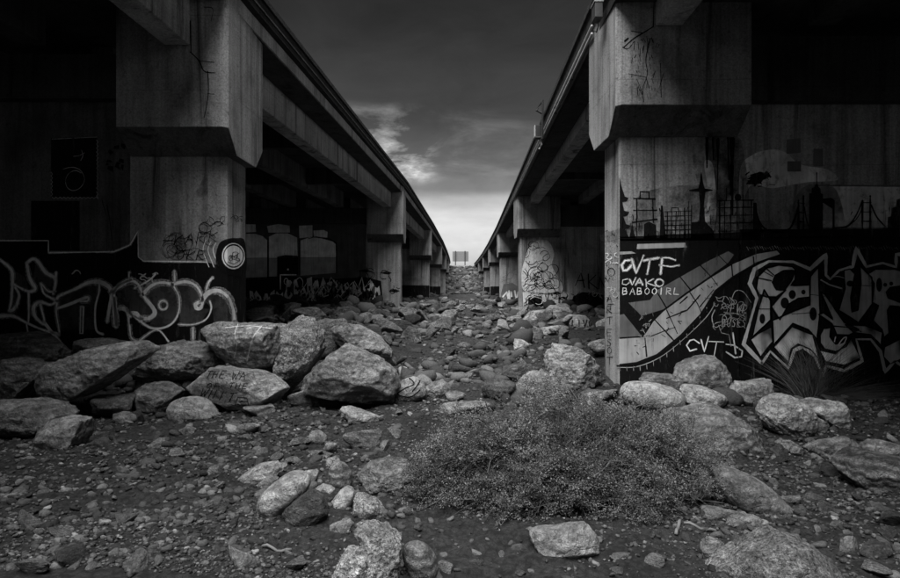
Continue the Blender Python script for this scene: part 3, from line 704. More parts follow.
# ---- left near wall
pl = Plane(-1, 0); rt = PIER[-1, 0]
ZA = lambda q: sc(q, 0, 160, 2.89)
top = [(0, 240.6), (48.4, 240.6), (48.4, 252.7), (114, 251.7), (130, 245), (138, 231), (138.4, 257), (143.6, 261), (206, 262)]
b_ = Paint(pl); b_.poly([(-20, 240.6)] + top[1:] + [(224, 266), (246, 270), (246, 345), (-20, 362)], 1); b_.poly(ZA([(90, 118), (230, 118), (230, 262), (90, 262)]), 1); b_.build('black_background', P_BLACK, rt)
Zm = lambda q: sc(q, 0, 240, 5.25); Zn = lambda q: sc(q, 110, 200, 3.855)
f_ = Paint(pl)
for q in (Zn([(25, 340), (75, 312), (108, 325), (130, 370), (165, 415), (172, 438), (115, 456), (60, 425), (30, 420)]), Zn([(125, 365), (160, 330), (200, 318), (240, 325), (265, 370), (265, 430), (240, 475), (195, 495), (150, 490), (172, 440)]),
          Zn([(245, 330), (290, 315), (330, 330), (352, 372), (335, 418), (385, 420), (350, 470), (270, 480), (268, 400)]), Zn([(360, 385), (380, 357), (420, 350), (455, 375), (474, 420), (478, 470), (400, 470), (395, 420)]),
          Zm([(310, 300), (400, 258), (460, 228), (515, 225), (515, 280), (498, 370), (505, 470), (320, 480), (305, 380)]), Zm([(60, 150), (140, 200), (150, 270), (80, 250)]), Zm([(190, 110), (240, 170), (285, 210), (275, 275), (230, 240), (165, 240)])):
    f_.poly(q, 1.4, smooth=False); f_.build('grey_letter_fill', P_FILL, rt); f_ = Paint(pl)
w_ = Paint(pl); w_.line([(-20, 240.6)] + top[1:3], .7, 2); w_.line(top[2:], 1.1, 2)
for q, w in (([(0, 105), (45, 140), (65, 180), (62, 300), (48, 370)], 1.2), ([(80, 250), (100, 290), (80, 355), (55, 372)], 1.2), ([(140, 120), (185, 100), (240, 170), (290, 205), (280, 280)], 1.3), ([(290, 205), (295, 170)], .9), ([(140, 120), (155, 200), (185, 255), (150, 270), (75, 235)], 1.3),
          ([(150, 270), (150, 420), (140, 440), (150, 500)], .8), ([(0, 400), (70, 400), (140, 435), (220, 470), (310, 495)], 1.4), ([(215, 230), (230, 280), (270, 305), (300, 320)], 1.2), ([(300, 320), (265, 340), (210, 325), (178, 350), (180, 390), (200, 420), (235, 440), (212, 340)], 1.4),
          ([(300, 320), (310, 295), (400, 255), (460, 225), (520, 220), (570, 245), (590, 280), (612, 250), (640, 225), (690, 205)], 1.8), ([(520, 220), (520, 270), (500, 360), (505, 470), (540, 495)], .8), ([(300, 360), (370, 335), (430, 310), (462, 300), (460, 320), (425, 322)], 1.2),
          ([(300, 320), (295, 380), (305, 440), (312, 490)], .9), ([(620, 360), (650, 355), (683, 400)], 1.2), ([(230, 430), (300, 520), (340, 565)], 1.3), ([(222, 235), (255, 270), (290, 270)], .9)): w_.line(Zm(q), w * 1.75 + .3, 2, smooth=True)
w_.line(Zm([(434, 350), (424, 350), (420, 490), (434, 490), (438, 350)]), 1.3, 2); w_.line(Zm([(585, 290), (562, 430)]), 2.4, 2); w_.line(Zm([(598, 280), (610, 450)]), 2.4, 2)
for q, w in (([(5, 355), (28, 338), (75, 312), (108, 325), (130, 370), (165, 415), (172, 438), (150, 456), (115, 456)], 2.0), ([(16, 380), (22, 485)], 2.2), ([(38, 420), (65, 430), (75, 480), (82, 530), (110, 545)], 1.0), ([(125, 365), (160, 330), (200, 318), (240, 325)], 2.1),
             ([(240, 325), (265, 370), (265, 430), (240, 475), (195, 495), (150, 490), (100, 452), (85, 432)], .9), ([(240, 325), (290, 315), (330, 330), (355, 372), (352, 412), (335, 418), (330, 402), (348, 392)], 1.8), ([(355, 385), (380, 357), (420, 350), (455, 375), (474, 420), (480, 470)], 2.3),
             ([(265, 480), (320, 480), (370, 460), (390, 420), (385, 390)], .6), ([(75, 312), (75, 280)], 1.2), ([(250, 315), (248, 275)], 1.2), ([(370, 350), (380, 318), (395, 300)], 1.2), ([(320, 495), (320, 540)], 1.4), ([(95, 340), (150, 310), (175, 285)], .8), ([(110, 545), (180, 500), (225, 545)], .7)): w_.line(Zn(q), w * 1.6 + .3, 2, smooth=True)
w_.ring(*Zn([(205, 405)])[0], 4.2, 4.6, 1.6, 2); scribble(w_, *Zn([(190, 392)])[0], *Zn([(220, 418)])[0], 3, .5, 3, 4)
w_.poly(Zn([(88, 428), (105, 430), (130, 456), (125, 470), (95, 452)]), 2)
scribble(w_, 70, 270, 84, 284, 4, .5, 2, 4); scribble(w_, 138, 272, 158, 286, 5, .5, 2, 4)
w_.build('white_bubble_letters', P_WHITE, rt, 'white outlines of bubble letters', halo=P_HALO)
c_ = Paint(pl); c_.poly([(218, 246), (224, 240), (236, 238), (245, 242), (245, 274), (226, 274), (216, 262)], 2, smooth=True); c_.build('black_patch', P_BLACK, rt)
c_ = Paint(pl); c_.disc(233.5, 256, 9.5, 10.5, 3); c_.build('pale_round_face', P_LIGHT, rt)
c_ = Paint(pl); c_.ring(233.5, 256, 11, 12.6, 1.2, 4)
for dx in (0, 5, 10): c_.line([(212 + dx - 6, 240 + dx * .3), (209 + dx - 6, 250), (212 + dx - 5, 262), (215 + dx - 6, 267)], .8, 2, smooth=True)
c_.build('white_ring', P_WHITE, rt)
c_ = Paint(pl); scribble(c_, 228, 250, 240, 262, 7, .6, 5, 5); c_.line([(228, 262), (234, 264), (239, 261)], .8, 5)
text(lambda a, w: c_.line(a, w, 2), 'FKARK', 162, 246, 11.5, 11, .8, .2, 1.0); text(lambda a, w: c_.line(a, w, 2), 'OKR', 176, 260, 10, 10, .8, .3)
scribble(c_, 160, 232, 222, 260, 16, .45, 2, 5); scribble(c_, 198, 216, 225, 240, 7, .5, 2, 5)
c_.line([(107, 205), (110, 222), (112, 240)], .9, 1, smooth=True); c_.line([(102, 200), (106, 215)], .6, 1)
for _ in range(10):
    x, y = random.uniform(104, 122), random.uniform(138, 166); c_.poly([(x, y), (x + random.uniform(2, 6), y + random.uniform(-1, 3)), (x + random.uniform(0, 6), y + random.uniform(2, 7)), (x - 1, y + 3)], 1)
scribble(c_, 229, 214, 243, 222, 4, .5, 2, 4)
c_.build('black_scrawl', P_INK, rt)
c_ = Paint(pl); c_.poly(ZA([(552, 98), (572, 84), (588, 50), (598, 42), (600, 80), (597, 106), (560, 108)]), 1, smooth=True); c_.build('dark_patch', P_SOOT, rt)
c_ = Paint(pl); fr = []
for i in range(24): fr.append((52 + i * 2, 197 + (i % 2) * 1.6))
c_.line(fr, .8, 2); c_.line([(98, 140 + i * 2) if i % 2 else (96.6, 140 + i * 2) for i in range(30)], .8, 2); c_.line([(51 + (i % 2) * 1.5, 172 + i * 2) for i in range(13)], .7, 2); c_.line([(52, 139), (97, 137)], .7, 2)
scribble(c_, 62, 150, 86, 192, 7, .6, 2, 6)
c_.build('faint_square_stencil', P_DIM, rt)
c_ = Paint(pl); c_.poly([(51, 138), (97, 137), (97, 197), (51, 198)], 1); c_.build('dark_square', P_BLACK, rt)
# ---- second left pier: domed towers, tangle of letters
pl = Plane(-1, 1); rt = PIER[-1, 1]; Zd = lambda q: sc(q, 240, 210, 5.25)
a = Paint(pl); a.poly([(246, 214), (366, 214), (366, 312), (246, 312)], 0); a.build('dark_wall_paint', paint('dark_wash', .09, .30, .12, 16), rt)
a = Paint(pl)
for q in ([(30, 125), (80, 125), (120, 138), (142, 158), (142, 250), (30, 252)], [(30, 75), (82, 75), (84, 115), (30, 118)], [(152, 140), (190, 122), (250, 122), (300, 145), (303, 250), (152, 252)], [(142, 85), (200, 73), (260, 82), (262, 118), (150, 120)],
          [(318, 160), (370, 142), (430, 150), (485, 165), (503, 180), (503, 248), (318, 248)], [(310, 82), (380, 80), (380, 140), (312, 148)], [(385, 108), (440, 105), (460, 115), (458, 145), (388, 140)]): a.poly(Zd(q), 1); a.build('domed_tower_top', P_LIGHT, rt); a = Paint(pl)
a = Paint(pl)
for q in ([(30, 254), (142, 252), (142, 365), (30, 368)], [(152, 254), (195, 254), (195, 370), (152, 365)], [(318, 250), (503, 250), (503, 330), (318, 345)]): a.poly(Zd(q), 1); a.build('domed_tower_foot', P_GREY, rt); a = Paint(pl)
a = Paint(pl)
a.poly(Zd([(195, 245), (240, 236), (300, 240), (306, 250), (306, 340), (195, 345)]), 2); a.line(Zd([(147, 150), (147, 370)]), 1.0, 2); a.line(Zd([(310, 140), (312, 340)]), 1.0, 2); a.line(Zd([(360, 150), (400, 140), (470, 152), (505, 172), (508, 330)]), 1.0, 2); a.line(Zd([(150, 120), (262, 120)]), .6, 2)
a.poly([(246, 278), (285, 276), (330, 279), (366, 277), (381, 281), (383, 300), (376, 312), (246, 314)], 1)
scribble(a, 358, 266, 395, 282, 9, .7, 2); scribble(a, 384, 285, 400, 298, 5, .6, 2)
for x, y in ((364, 271), (386, 273), (394, 291)): a.poly([(x - 6, y), (x + 1, y - 2), (x + 6, y), (x + 2, y + 1.5)], 2)
a.build('black_paint_area', P_INK, rt)
l_ = Paint(pl); d_ = Paint(pl)
wild(l_, d_, 284, 277, 342, 306, 9, .8, 2); wild(l_, d_, 318, 281, 378, 308, 9, .7, 2); wild(l_, d_, 248, 290, 284, 310, 9, .7, 2); wild(l_, d_, 300, 288, 372, 309, 8, .6, 2)
l_.build('angular_letters', P_SILV, rt, 'dull silver interlocking letters'); d_.build('angular_letter_outline', P_INK, rt)
l_ = Paint(pl); l_.line(Zd([(212, 415), (212, 340), (295, 340)]), 1.0, 4); l_.ring(*Zd([(242, 375)])[0], 2, 3, .8, 4); l_.line(Zd([(300, 400), (295, 370), (315, 355), (330, 375), (328, 400)]), .8, 4, smooth=True); l_.disc(*Zd([(252, 312)])[0], 1, 1, 4)
[l_.line([(x_, y_), (x_ + random.uniform(2, 5), y_ - random.uniform(3, 8)), (x_ + random.uniform(4, 9), y_ + random.uniform(-2, 4)), (x_ + random.uniform(6, 12), y_ - random.uniform(0, 7))], .7, 5) for x_, y_ in [(random.uniform(284, 366), random.uniform(284, 308)) for _ in range(34)]]; scribble(l_, 242, 296, 284, 312, 12, .5, 5, 5); l_.build('white_letter_rim', P_WHITE, rt)
# ---- second right pier: tangled column, AKN tag
pl = Plane(1, 1); rt = PIER[1, 1]; Ze = lambda q: sc(q, 490, 220, 4.446)
a = Paint(pl); a.poly(Ze([(175, 120), (215, 90), (260, 95), (285, 150), (275, 200), (300, 250), (325, 290), (300, 330), (160, 320), (140, 250), (150, 190)]), 1, smooth=True); a.poly(Ze([(145, 320), (240, 325), (330, 318), (350, 325), (350, 400), (150, 410)]), 1); a.build('pale_blotch', P_PALE, rt)
a = Paint(pl); scribble(a, 524, 240, 555, 262, 10, .6, 2); scribble(a, 523, 260, 560, 292, 22, .7, 2); scribble(a, 524, 292, 568, 310, 22, .9, 2)
a.poly(Ze([(370, 340), (410, 320), (470, 325), (505, 335), (505, 400), (430, 410), (350, 395)]), 1); a.poly(Ze([(170, 345), (230, 330), (240, 380), (200, 410), (170, 400)]), 2)
for q in ([(380, 290), (405, 235), (420, 300)], [(390, 270), (418, 268)], [(437, 240), (440, 305)], [(470, 245), (440, 275), (478, 305)], [(485, 305), (488, 255), (510, 300)]): a.line(Ze(q), 1.1, 2)
a.line(Ze([(290, 245), (320, 280), (325, 320), (300, 330)]), .8, 2, smooth=True); a.line(Ze([(330, 360), (350, 350), (380, 390)]), .8, 2); scribble(a, 570, 292, 603, 312, 12, .8, 2)
a.build('black_scrawl', P_INK, rt, 'black tangled scrawl with the letters AKN')
a = Paint(pl); scribble(a, 530, 292, 570, 308, 9, .6, 3); a.line(Ze([(240, 330), (255, 390), (275, 340), (300, 335)]), 1.2, 3); scribble(a, 572, 290, 603, 300, 5, .5, 3); scribble(a, 528, 245, 552, 285, 9, .5, 3); a.build('white_scrawl', P_WHITE, rt)
# third right pier
pl = Plane(1, 2); rt = PIER[1, 2]
a = Paint(pl); a.poly(Ze([(48, 330), (60, 285), (100, 280), (130, 300), (130, 395), (60, 400)]), 1); scribble(a, 501, 268, 518, 285, 4, .4, 2); a.build('grey_blotch', P_MID, rt)
a = Paint(pl)
for q in ([(75, 320), (58, 340), (60, 370), (80, 360), (78, 325)], [(85, 315), (90, 375)], [(95, 320), (98, 380), (112, 385)], [(110, 315), (118, 360), (125, 320)], [(70, 375), (95, 392), (120, 385)]): a.line(Ze(q), 1.5, 3)
a.build('white_throw_up', P_WHITE, rt)
# dark painted feet on the farther piers
for s, n in ((-1, 2), (-1, 3), (1, 3), (1, 4)):
    pl = Plane(s, n); b0 = 450 + s * WX[s][n] / YF[s][n] * FPX; b1 = 450 + s * (WX[s][n] + 5) / YF[s][n] * FPX
    zz_ = 289 + (EYE - 1.9) / YF[s][n] * FPX
    a = Paint(pl); a.poly([(b0, zz_), (b1, zz_ - .5), (b1, 312), (b0, 312)], 1); a.build('dark_painted_foot', P_INK, PIER[s, n])
#ROCKS_BELOW
# ================================================================ rocks
ICO = {}
def ico(k):
    if k not in ICO:
        bm = bmesh.new(); bmesh.ops.create_icosphere(bm, subdivisions=k, radius=1)
        V = np.array([v.co[:] for v in bm.verts]); V /= np.linalg.norm(V, axis=1)[:, None]
        F = np.array([[v.index for v in f.verts] for f in bm.faces]); bm.free(); ICO[k] = (V, F)
    return ICO[k]
def rock_shape(seed, dims, sub=4, facets=9, sharp=10.0, rough=.05, roll=0.0, yaw=0.0, rx=0.0):
    """rounded polyhedral stone whose box is dims (width, depth, height) after turning"""
    r = np.random.RandomState(seed); D, F = ico(sub)
    n = r.normal(size=(facets, 3)); n /= np.linalg.norm(n, axis=1)[:, None]
    n = np.vstack([n, [[0, 0, 1], [0, 0, -1], [1, 0, 0], [-1, 0, 0]] + r.normal(size=(4, 3)) * .25]); n /= np.linalg.norm(n, axis=1)[:, None]
    dd = r.uniform(.62, 1.0, len(n))
    c = np.maximum(D @ n.T, 1e-3) / dd
    rad = 1 / (np.sum(c ** sharp, axis=1) ** (1 / sharp))
    P = D * rad[:, None]
    f = fbm(P * 1.5 + seed * 3.7, 5 if sub > 3 else 3, .52)
    rid = 1 - np.abs(fbm(P * 2.6 + seed * 1.3, 3, .5)) if sub > 3 else 0
    P = P * (1 + rough * 1.6 * f + rough * .9 * rid)[:, None]
    if sub > 4: P = P * (1 + rough * .35 * fbm(P * 9 + seed, 3, .6))[:, None]
    d = np.array(dims, float)
    ext = (P.max(0) - P.min(0)); P = (P - (P.max(0) + P.min(0)) / 2) / ext
    if roll or rx:
        a = R(roll); L = math.hypot(d[0], d[2])
        # long axis along the roll direction, thickness across it, so the outline fills the box
        ca, sa = abs(math.cos(a)), abs(math.sin(a)); den = ca * ca - sa * sa
        if abs(den) > .35:
            l = (d[0] * ca - d[2] * sa) / den; t_ = (d[2] * ca - d[0] * sa) / den
            if l < .2 * L or t_ < .2 * L: l, t_ = max(l, .3 * L), max(t_, .35 * min(d[0], d[2]))
        else: l, t_ = L * .85, L * .45
        P = P * np.array([l, d[1], t_])
        M = np.array([[math.cos(a), 0, -math.sin(a)], [0, 1, 0], [math.sin(a), 0, math.cos(a)]])
        P = P @ M.T
        ext = P.max(0) - P.min(0); P = (P - (P.max(0) + P.min(0)) / 2) / ext
    P = P * d
    if yaw:
        a = R(yaw); P = P @ np.array([[math.cos(a), math.sin(a), 0], [-math.sin(a), math.cos(a), 0], [0, 0, 1]])
    return P, F
HAND = {}
def boulder(key, px, py, w, h, label, mat='g', tone=1.0, d=None, depth=.9, seed=None, name='boulder', sub=4, facets=8, sharp=10, rough=.065, roll=0, bury=.12, group=None, smooth=True, cat='rock'):
    """px,py: centre of the stone in the photograph, w,h: its size there"""
    seed = seed if seed is not None else len(HAND) * 11 + 5
    if key in OUT:
        pts = OUT[key]; xs_ = [p_[0] for p_ in pts]; ys_ = [p_[1] for p_ in pts]; px, py = (min(xs_) + max(xs_)) / 2, (min(ys_) + max(ys_)) / 2
        w, h = max(xs_) - min(xs_), max(ys_) - min(ys_)
        A_ = list(zip(catmull(pts, True, 4), catmull(pts, True, 4)[1:])); px = sum((p_[0] + q_[0]) / 2 for p_, q_ in A_) / len(A_); py = sum((p_[1] + q_[1]) / 2 for p_, q_ in A_) / len(A_)
        if d is None or key in ('I', 'J', 'L', 'M'):
            g_ = px2g(px, max(ys_)); d = g_[1] * (1 + .5 * depth * math.sqrt(w * h) / FPX)
        k = d / FPX; P, F = outline_shape(seed, pts, k, d, px, py, (6 if w * h > 2300 else 5), depth * 1.15, sharp, rough, sharp < 8)
        x, zc = (px - 450) * k, EYE - (py - 289) * k
        o = bpy.data.objects.new(name, mesh(name, P, F, RM[mat], smooth)); o.location = (x, d, zc); o.color = (tone, tone, tone, 1)
        link(o, None, label, cat, group); HAND[key] = (o, P + np.array([x, d, zc]), F); return o
    if d is None:
        d = px2g(px, py + h / 2)[1] + w / FPX * 3 * .5 * depth
    k = d / FPX; W_, H_ = w * k, h * k
    x = (px - 450) * k; z = EYE - (py - 289) * k
    gz = h1(x, d)
    extra = max(0, min(.35 * H_ + .1, (z - H_ / 2) - gz + bury * H_)) if bury else 0
    P, F = rock_shape(seed, (W_, max(W_, H_) * depth * .9, H_ + extra), sub, facets, sharp, rough, roll)
    zc = z - extra / 2
    o = bpy.data.objects.new(name, mesh(name, P + np.array([0, 0, 0]), F, RM[mat], smooth))
    o.location = (x, d, zc); o.color = (tone, tone, tone, 1)
    link(o, None, label, cat, group)
    HAND[key] = (o, P + np.array([x, d, zc]), F); return o
B = boulder
OUT = {}
def outl(ox, oy, text_):
    for ln_ in text_.strip().split('\n'):
        k, v = ln_.split(':'); OUT[k.strip()] = [(ox + float(a.split(',')[0]) / 2, oy + float(a.split(',')[1]) / 2) for a in v.split()]
outl(0, 299, """
A1: -20,75 20,68 80,78 125,95 122,122 60,134 0,132 -20,134
A2: -20,125 30,118 70,122 97,132 78,162 48,198 0,210 -20,205
B: 48,190 60,165 95,135 180,100 250,85 318,82 302,103 262,130 215,165 165,195 120,208 85,208
C: 128,100 165,80 215,78 245,86 230,112 150,120
D: 258,145 310,95 350,85 400,85 435,105 442,132 400,157 350,164 280,166
E: 402,55 430,45 500,48 560,50 566,70 555,110 545,135 510,140 460,132 438,115 425,90 405,70
F: 565,58 600,28 625,35 640,65 645,100 625,130 605,160 580,184 558,168 545,145 560,110 570,80
G: 370,178 385,165 425,135 470,139 530,142 560,162 588,185 565,200 525,228 470,228 440,208 390,192
H: 598,182 605,160 690,85 760,118 790,150 798,185 780,202 700,200 640,194
H2: 660,58 680,48 720,52 752,70 785,103 792,135 760,140 690,100 665,84
I: 335,225 345,205 375,195 410,200 430,220 436,240 400,248 350,248
J: 250,195 290,170 330,165 372,180 352,200 338,232 300,234 265,222
L: -20,205 60,202 110,213 132,235 112,258 60,274 -20,284
M: 60,278 90,247 130,235 170,240 164,272 152,308 80,308
O: 785,187 800,165 830,155 850,172 852,195 820,207 795,207
P: 838,188 860,170 885,160 902,175 902,197 870,203
Q: 675,222 700,217 765,237 769,250 735,253 690,239
a: 518,425 520,395 545,370 580,347 610,348 621,365 610,390 575,420 545,441
b: 472,362 520,330 555,325 571,340 545,360 500,370
b2: 508,377 540,350 556,360 535,387
c: 555,440 580,410 615,385 645,400 656,430 640,460 600,460
dd: 658,338 680,325 700,342 704,370 682,386 664,372
e: 654,426 660,410 690,375 709,384 706,405 690,436 670,441
f: 706,400 725,388 755,405 771,430 755,456 725,452 705,430
g: 623,387 645,370 670,379 673,395 655,407
h: 710,355 740,325 780,318 815,328 829,355 802,388 770,398 740,392
i: 656,458 700,440 707,455 687,477 663,474
k: 662,600 668,545 690,508 735,493 754,530 757,600
k2: 706,470 720,448 745,456 772,465 802,490 798,540 794,600 752,600 750,520 730,498
l: 805,500 830,486 860,500 876,532 870,562 840,564 815,542
""")
outl(450, 299, """
u: 155,468 200,455 270,445 300,480 299,517 260,528 200,522 165,492
T: 192,168 195,110 210,90 250,95 290,120 312,165 265,182 220,182
S: 62,177 75,163 125,165 131,180 112,202 75,202
S2: 92,157 120,135 150,128 178,140 164,158 110,168
S3: 128,184 150,150 180,145 203,160 203,194 150,195
r1: 340,192 350,170 375,165 440,175 466,195 461,220 400,224 355,208
r2: 458,170 470,130 500,110 530,115 555,145 568,185 500,190
r3: 383,168 395,150 440,150 470,160 467,188 420,185
r4: 465,186 475,173 510,175 545,190 559,200 545,217 500,220 472,207
r5: 557,202 575,165 600,168 640,160 646,180 625,212 580,218
r6: 618,228 630,200 660,190 695,200 721,225 721,260 695,280 660,273 630,252
r7: 719,217 740,202 775,205 800,230 813,262 790,270 760,252 735,237
r8: 722,252 735,237 759,248 756,273 730,273
q1: 440,232 520,215 560,225 600,255 632,290 616,348 560,344 500,334 430,270
q2: 528,348 560,338 620,363 662,400 684,430 600,434 550,408
q3: 720,302 745,282 790,275 832,300 822,323 740,318
q4: 818,292 860,282 915,295 915,324 850,314
q5: 790,347 800,325 840,310 900,315 940,330 940,394 870,394 820,378
q6: 661,292 680,282 705,298 706,317 680,315
q7: 512,600 530,542 600,500 670,475 720,490 772,530 806,600
q8: 543,452 560,432 610,432 631,445 612,467 560,467
q9: 503,502 520,475 550,490 552,523 510,528
v1: 213,52 240,30 270,32 292,55 272,68 230,70
v2: 138,52 160,25 197,20 203,40 178,55
""")
def outline_shape(seed, pts, k, d, cpx, cpy, sub, depth, sharp, rough, smooth_k):
    """stone whose seen outline is pts (pixels), with real depth; k metres per pixel at distance d"""
    r = np.random.RandomState(seed); D, F = ico(sub)
    Q = np.array([((a - cpx) * k, -(b - cpy) * k) for a, b in (catmull(pts, True, 4) if smooth_k else [(p_[0] * (1 - f_) + q_[0] * f_, p_[1] * (1 - f_) + q_[1] * f_) for p_, q_ in zip(pts, pts[1:] + pts[:1]) for f_ in np.arange(0, 1, .1)])])
    th = np.arctan2(Q[:, 1], Q[:, 0]); rr = np.hypot(Q[:, 0], Q[:, 1]); o_ = np.argsort(th); th, rr = th[o_], rr[o_]
    T_ = np.arctan2(D[:, 2], D[:, 0]); rho = np.interp(T_, np.concatenate([th - 6.28318, th, th + 6.28318]), np.tile(rr, 3))
    ang = np.linspace(-.07, .07, 5); rho = sum(np.interp(T_ + a_, np.concatenate([th - 6.28318, th, th + 6.28318]), np.tile(rr, 3)) for a_ in ang[1:4] * .5) / 3
    m_ = np.hypot(D[:, 0], D[:, 2]); W_ = np.ptp(Q[:, 0]); H_ = np.ptp(Q[:, 1]); dz = .5 * depth * math.sqrt(W_ * H_)
    n = [(0, -1, .15), (.1, -.62, .78), (-.6, -.75, .15), (.6, -.75, .1), (0, -.8, -.6), (0, 1, 0), (.2, .6, .8), (.35, -.6, .6), (-.4, -.6, .6), (-.3, -.8, -.3), (.4, -.7, -.3)]
    n = np.array([np.array(q) + r.normal(size=3) * .22 for q in n]); n /= np.linalg.norm(n, axis=1)[:, None]
    nq = (Q @ n[:, [0, 2]].T).max(0); sup = np.maximum(nq * 1.14, .4 * nq + np.abs(n[:, 1]) * dz * r.uniform(.7, 1.0, len(n)))
    c_ = np.maximum(D @ n.T, 0) / sup
    if smooth_k: c_ = np.concatenate([c_[:, :0], (np.abs(D[:, 1:2]) / dz)], 1); pw = 2.3
    else: pw = sharp * 2.4
    rad = 1 / ((m_ / rho) ** pw + (c_ ** pw).sum(1)) ** (1 / pw)
    P = D * rad[:, None]; P[:, [0, 2]] *= .975; sc_ = math.sqrt(W_ * H_)
    if not smooth_k:
        for _ in range(16):
            nn = r.normal(size=3) * np.array([1, 1, .9]); nn[1] = -abs(nn[1]) - .45; nn /= np.linalg.norm(nn); q_ = P @ nn; s0 = q_.max() * r.uniform(.80, .97)
            P = P * np.where(q_ > s0, s0 / np.maximum(q_, 1e-6), 1.0)[:, None]
    f = fbm(P / sc_ * 3.2 + seed * 3.7, 5, .55); rid = 1 - np.abs(fbm(P / sc_ * 5 + seed * 1.3, 3, .5)); fn_ = fbm(P / sc_ * 22 + seed, 3, .6)
    # stepped ledges give broken, layered faces
    led = P[:, 2] / sc_ * 7 + 1.2 * fbm(P / sc_ * 2 + seed, 2); led = np.abs(led - np.round(led)) * 2
    P = P * (1 + rough * .5 * f + rough * 1.1 * (rid - .68) + rough * .5 * fn_ + (0 if smooth_k else rough * .35 * (led - .5)))[:, None]
    return P, F
LG = 'boulders piled against the left bridge pier'
B('A1', 30, 350, 84, 38, 'grey flat topped boulder at the left edge, under the white bubble letters', d=8.9, depth=1.1, sub=5, facets=7, seed=3, roll=-8, group=LG)
B('A2', 14, 380, 78, 40, 'squat boulder at the left edge, below the flat topped one', d=8.0, sub=4, seed=14, group=LG)
B('B', 90, 371, 138, 44, 'long slanting slab, its right tip raised, largest at left', d=7.8, depth=.55, sub=5, facets=6, sharp=16, rough=.06, seed=21, roll=20, bury=.1, group=LG)
B('C', 92, 349, 62, 26, 'dark low boulder behind the long slanting slab', 'd', 1.6, d=9.1, seed=33, group=LG)
B('D', 181, 363, 92, 42, 'broad dark flat boulder between the slanting slab and the blocky one', tone=.75, d=8.7, depth=.9, sub=5, seed=40, facets=6, rough=.07, group=LG)
B('E', 243, 344, 82, 50, 'squared block with a pale vein, perched above the inscribed slab', d=8.5, depth=.75, sub=5, facets=5, sharp=18, rough=.045, seed=52, roll=-3, bury=0, group=LG)
B('F', 298, 351, 50, 80, 'upright tapering boulder leaning right beside the squared block', 's', 1.0, d=8.3, depth=.8, sub=5, facets=6, sharp=16, seed=60, roll=0, bury=.05, group=LG)
B('G', 238, 391, 112, 52, 'pale slab with a painted inscription ending in WHITE', 'l', .62, d=7.75, depth=.55, sub=5, facets=5, sharp=18, rough=.025, seed=77, roll=-6, group=LG)
B('H', 350, 364, 102, 66, 'big triangular boulder right of the upright one', 'g', .72, d=7.9, depth=.7, sub=5, facets=5, sharp=15, rough=.05, seed=83, group=LG)
B('H2', 366, 337, 60, 44, 'pale rounded boulder behind the big triangular one', 'l', .5, d=8.8, sub=5, seed=93, group=LG)
B('H3', 262, 357, 40, 30, 'dark boulder in the gap behind the upright one', 'd', 1.2, d=9.0, seed=97, group=LG)
B('H4', 330, 331, 40, 28, 'dark stone between the upright and triangular boulders', 'd', 1.2, d=9.2, seed=98, group=LG)
B('I', 192, 410, 50, 28, 'smooth pale half dome stone in front of the inscribed slab', 'l', .62, facets=3, sharp=5, rough=.02, seed=104, sub=4)
B('J', 150, 401, 66, 36, 'dark boulder behind the smooth half dome stone', tone=.6, seed=112, d=7.7)
B('J2', 112, 407, 44, 24, 'low dark stone under the middle of the slanting slab', 'd', 1.3, seed=116)
B('K', 145, 397, 15, 10, 'small pale stone lying on the dark boulder', 'l', .55, d=7.4, seed=118, sub=3, name='stone', bury=0)
B('L', 30, 421, 84, 44, 'wide low boulder at the left edge, lowest of the pile', tone=.8, seed=124, sub=5, d=7.0)
B('M', 62, 437, 56, 38, 'boulder with an arched pale face below the wide low one', tone=.8, seed=131, d=6.5, bury=.3)
B('M2', 128, 418, 24, 12, 'small flat stone right of the low left boulders', seed=136, sub=3, name='stone')
B('N1', 300, 398, 26, 22, 'rounded stone below the upright boulder', 'l', .5, seed=140, name='stone')
B('N2', 322, 397, 20, 20, 'egg shaped stone below the triangular boulder', seed=144, name='stone')
B('N3', 258, 410, 34, 14, 'flat stone below the right end of the inscribed slab', 'l', .5, seed=147, name='stone')
B('N4', 246, 428, 28, 12, 'thin stone in front of the inscribed slab', seed=149, name='stone', sub=3)
B('N5', 318, 436, 18, 14, 'squarish stone on the dirt midway between slab and bush', 'l', .5, seed=151, name='stone', sub=3)
B('N6', 286, 392, 14, 16, 'little stone wedged beside the foot of the upright boulder', seed=153, sub=3, name='stone')
B('O', 405, 388, 40, 28, 'round stone with a black looping scrawl', tone=1.0, seed=160, facets=3, sharp=5, rough=.02)
B('P', 434, 385, 32, 26, 'brown grey stone right of the scrawled one', seed=164, tone=.8)
B('P2', 455, 396, 20, 10, 'low pale stone in the middle of the wash', 'l', .5, seed=166, name='stone', sub=3)
B('Q', 361, 417, 46, 18, 'long pale slab lying tilted on the dirt in the middle', 'l', .72, seed=170, roll=-16, facets=4, sharp=12)
B('Rr', 364, 438, 38, 22, 'dark rounded stone behind the middle of the dirt', 'd', 1.3, seed=175, facets=4, sharp=6)
B('R2', 384, 398, 22, 12, 'low stone in front of the scrawled one', seed=178, name='stone', sub=3)
B('R3', 330, 448, 16, 12, 'small pale stone left of the dark rounded one', 'l', .6, seed=179, name='stone', sub=3)
B('S', 497, 388, 36, 26, 'dark rounded stone standing in the middle of the wash', 'd', .9, seed=181, facets=4, sharp=6)
B('S2', 517, 371, 40, 20, 'dark flat boulder behind the dark rounded stone', 'd', .9, seed=186)
B('S3', 532, 383, 34, 28, 'grey domed stone left of the upright block', seed=190, facets=3, sharp=6)
B('S4', 465, 409, 54, 14, 'pale flat stone just left of the bush top', 'l', .55, seed=193, depth=.6)
